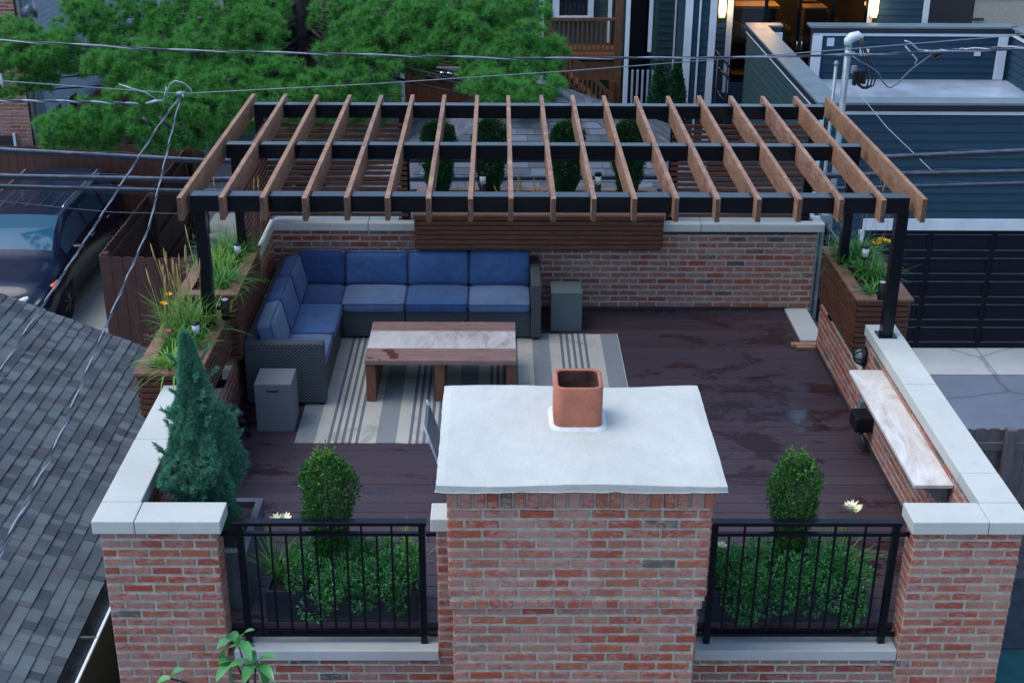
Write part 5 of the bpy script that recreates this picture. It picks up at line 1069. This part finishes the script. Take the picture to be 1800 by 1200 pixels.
cable('service_wire','dark twisted service wire entering from the left at the black splices',[at(-200,176,Y=Yw),at(120,178,Y=Yw),at(245,183,Y=Yw)],.009,'silver',twist=.4)
G2='thick telephone cables strung along the alley'
for lab,l0,l1,r0,r1,rad in (('uppermost of the three thick cables along the alley',(0,262),(360,281),(1555,275),(1800,264),.022),('middle one of the three thick cables along the alley',(0,308),(320,314),(1450,307),(1800,300),.022),('lowest of the three thick cables along the alley',(0,326),(320,334),(1450,331),(1800,321),.018)):
    a,b_,c_,d_=at(*l0,Y=Yw),at(*l1,Y=Yw),at(*r0,Y=Yw),at(*r1,Y=Yw); pts=[a+(a-b_)*1.2,a,b_]
    for k in range(1,6): t=k/6; p=b_.lerp(c_,t); pts.append(p)
    pts+=[c_,d_,d_+(d_-c_)*1.5]; o=cable('telephone_cable',lab,pts,rad,'cable',group=G2)
    lash=MB(); t0=MB(); dense=[]; t0.tube([Vector(p)+Vector((0,.01,-rad*1.7)) for p in pts],rad*.75,7); part('cable_underside',t0,'cable_dk',o);  # added dark strand gives the thick cable its shaded underside
    A_=[Vector(p) for p in pts]
    for i in range(len(A_)-1):
        for k in range(10): dense.append(A_[i].lerp(A_[i+1],k/10))
    q=[p+Vector((0,-(rad+.004)*math.cos(k*.9),(rad+.008)*math.sin(k*.9)+.012)) for k,p in enumerate(dense)]; lash.tube(q,.003,5)
    so_=part('lashing_wire',lash,'cable',o); 
cable('thin_wire','thin dark wire sagging across the minivan roof',[at(-100,342,Y=Yw),at(120,366,Y=Yw),at(200,373,Y=Yw),at(330,376,Y=Yw)],.004,'cable')
cable('thin_wire','straight thin dark wire just below the thick alley cables',[at(-100,334,Y=Yw),at(150,338,Y=Yw),at(330,342,Y=Yw)],.004,'cable_dk')
cable('guy_wire','thin slanting wire from the roof mast down to the alley cables',[at(1498,150,Y=11.6),at(1560,225,Y=10),at(1640,302,Y=Yw)],.005,'silver')
N1=at(318,168,Y=Yw)
cable('service_drop','left twisted service drop running down to the lower left edge',[N1,at(283,215,Y=7.4),at(165,400,Y=4.6),at(60,560,Y=2.2),at(-60,745,Y=.2)],.0058,'silver',twist=.75)
cable('service_drop','right twisted service drop running down across the shingle roof',[N1,at(303,228,Y=7.5),at(262,400,Y=4.8),at(190,565,Y=2.4),at(95,790,Y=-.4),at(-40,1050,Y=-2.6)],.0058,'silver',twist=.75)
sp=thing('wire_splice','silver bolted clamp where the service wires meet above the pine bough','clamp',N1)
b=MB(); b.tube([N1+Vector((-.05,0,.02)),N1+Vector((.05,0,.03))],.022,8); b.tube([N1+Vector((0,0,-.02)),N1+Vector((0,0,.05))],.02,8); b.tube([N1+Vector((.03,0,.03)),N1+Vector((.03,-.03,-.02))],.014,8); part('clamp',b,'silver',sp)
b=MB(); b.tube([at(u_,v_,Y=8.45) for u_,v_ in ((337,167),(336,158),(325,147),(308,142),(299,148),(294,160),(292,176))],.008,7); part('wire_loop',b,'silver',sp)
for pts in (((209,148),(235,157),(255,162),(273,174)),((293,153),(287,178))): b=MB(); b.tube([at(u_,v_,Y=8.45) for u_,v_ in pts],.009,6); part('wire_tail',b,'silver',sp)
b=MB(); b.tube([at(257,182,Y=8.44),at(273,178,Y=8.42),at(288,177,Y=8.44)],[.014,.02,.012],8); part('wedge_grip',b,'silver',sp)
for pts in (((240,183),(250,206),(268,221)),((262,184),(280,205),(300,226))):
    b=MB(); b.tube([at(u_,v_,Y=8.44) for u_,v_ in pts],.006,6); b.tube([at(*pts[1],Y=8.43),at(*pts[2],Y=8.43)],.022,9); part('splice_sleeve',b,'cable_dk',sp)
b=MB(); b.tube([at(268,221,Y=8.44),at(285,238,Y=8.42),at(300,241,Y=8.42),at(306,225,Y=8.44),at(318,214,Y=8.42),at(330,222,Y=8.42),at(329,238,Y=8.42),at(315,241,Y=8.42),at(306,236,Y=8.42)],.006,6); part('cable_loop',b,'cable_dk',sp)
# service mast on the navy garage
MY=11.95; mtop=at(1492,78,Y=MY); mb_=at(1458,330,Y=MY); ms=thing('service_mast','grey electric service mast with curved weatherhead in front of the navy garage','mast',(mtop.x,MY,G))
b=MB(); b.tube([(mtop.x,MY,G),(mtop.x,MY,mtop.z)],.048,16); part('pipe',b,'galv',ms)
b=MB(); hd=[at(u_,v_,Y=MY) for u_,v_ in ((1490,80),(1491,72),(1497,66),(1508,63),(1517,66))]; b.tube(hd,[.055,.065,.072,.066,.03],12); part('weatherhead',b,'lens',ms)
b=MB(); q=at(1491,92,Y=MY); b.tube([(q.x-.06,MY-.05,q.z),(q.x+.08,MY-.05,q.z)],.02,8); q=at(1499,118,Y=MY-.06); b.box(q.x-.02,q.x+.05,MY-.09,MY-.05,q.z-.09,q.z+.02); part('bracket',b,'silver',ms)
dc=MY-.12; b=MB()
for dx in (0,7,13): b.tube([at(1512+dx*.3,68,Y=dc),at(1515+dx*.5,88,Y=dc),at(1520+dx,110,Y=dc),at(1527+dx,135,Y=dc),at(1525+dx*.8,150,Y=dc),at(1517+dx*.5,156,Y=dc),at(1508+dx*.3,150,Y=dc),at(1506,130,Y=dc),at(1508,118,Y=dc)],.012,7)
part('drip_loops',b,'cable_dk',ms)
b=MB(); q=at(1511,135,Y=dc-.03)
for k in range(3): b.box(q.x-.10+k*.065,q.x-.045+k*.065,dc-.08,dc-.02,q.z-.12+.01*k,q.z+.08+.012*k)
part('connector_block',b,'blackmat',ms,bev=.01)
b=MB(); b.tube([at(*p,Y=dc-.02) for p in ((1498,99),(1515,110),(1533,120),(1545,130),(1551,143),(1560,153),(1566,154),(1578,147),(1590,134),(1605,120),(1622,108),(1638,96))],.011,7); part('service_tail',b,'cable',ms)
sq=thing('wire_splice','silver clamp and black splices on the wire right of the roof mast','clamp',at(1632,91,Y=10.5)); YY=10.5
b=MB(); b.tube([at(1625,91,Y=YY),at(1637,91,Y=YY)],.025,8); part('clamp',b,'silver',sq)
b=MB(); b.tube([at(*p,Y=YY) for p in ((1590,72),(1600,75),(1614,88),(1632,89))],.012,7); part('wire_tail',b,'silver',sq); b=MB(); b.tube([at(*p,Y=YY) for p in ((1591,81),(1612,105),(1608,114))],.010,7); part('wire_tail',b,'silver',sq)
for p0,p1 in (((1640,97),(1655,90)),((1643,105),(1658,96))): b=MB(); b.tube([at(*p0,Y=YY),at(*p1,Y=YY)],.032,9); part('splice_sleeve',b,'cable_dk',sq)
cable('service_wire','dark service wire from the right edge to the clamp beside the mast',[at(1632,91,Y=YY),at(1700,87,Y=9.8),at(1900,78,Y=9)],.011,'silver',twist=.4)
tp=at(1470,113,Y=11.9); b=MB(); b.tube([(tp.x,11.9,G),(tp.x,11.9,tp.z)],.026,10); dome(b,(tp.x,11.9,tp.z),(0,0,1),.04,.05,14,6); solo('vent_pipe',b,'galv','thin capped grey pipe left of the service mast','pipe')
# ------------------------------------------------------------------ magnolia sprig in the foreground
mg=thing('magnolia','young magnolia top with broad bright leaves at the bottom left','tree',(1.25,-1.75,G))
b=MB(); base=Vector((1.25,-1.75,G)); j0=at(440,1230,Y=-1.75); tips=[at(420,1135,Y=-1.7),at(449,1168,Y=-1.8),at(415,1165,Y=-1.6),at(300,1192,Y=-1.7)]
b.tube([base,Vector((1.22,-1.7,-1)),j0],[.03,.02,.012],8)
for t in tips: b.tube([j0,j0.lerp(t,.5)+Vector((.01,0,0)),t],[.009,.007,.004],6)
part('stem',b,'bark',mg)
lv=MB()
def mleaf(p,d,L,w_):
    p=Vector(p); d=Vector(d).normalized(); s_=d.cross(Vector((0,0,1))).normalized(); n_=s_.cross(d).normalized(); ns=8; vs=[];fs=[]
    for i in range(ns+1):
        t=i/ns; ww=w_*.5*math.sin(math.pi*min(1,t*.92+.04))**.8*(1 if t<.97 else .3); c_=p+d*L*t+n_*(.18*L*math.sin(math.pi*t)*.6-.10*L*t*t)
        for q in (-1,-.5,0,.5,1): vs.append(c_+s_*ww*q+n_*abs(q)*ww*.35)
    for i in range(ns):
        for q in range(4): a_=i*5+q; fs.append((a_,a_+1,a_+6,a_+5))
    lv.add(vs,fs,sm=True)
def toward(t,u_,v_,Y_): return at(u_,v_,Y=Y_)-t
for t,tg in ((tips[0],((443,1102,-1.75),(383,1130,-1.9),(398,1108,-1.5),(447,1133,-1.6),(440,1150,-1.95),(385,1160,-1.6))),(tips[1],((484,1150,-1.85),(403,1167,-1.9),(432,1142,-1.6),(480,1190,-1.95),(428,1195,-2.0),(470,1205,-1.7))),(tips[2],((385,1162,-1.7),(380,1190,-1.8),(408,1200,-1.6))),(tips[3],((312,1182,-1.7),(290,1196,-1.7)))):
    lv=MB()
    for (u_,v_,Y_) in tg: d_=toward(t,u_,v_,Y_); mleaf(t,d_,max(.09,d_.length),.058)
    part('leaf_spray',lv,'magno',mg).modifiers.new('sub','SUBSURF').render_levels=1
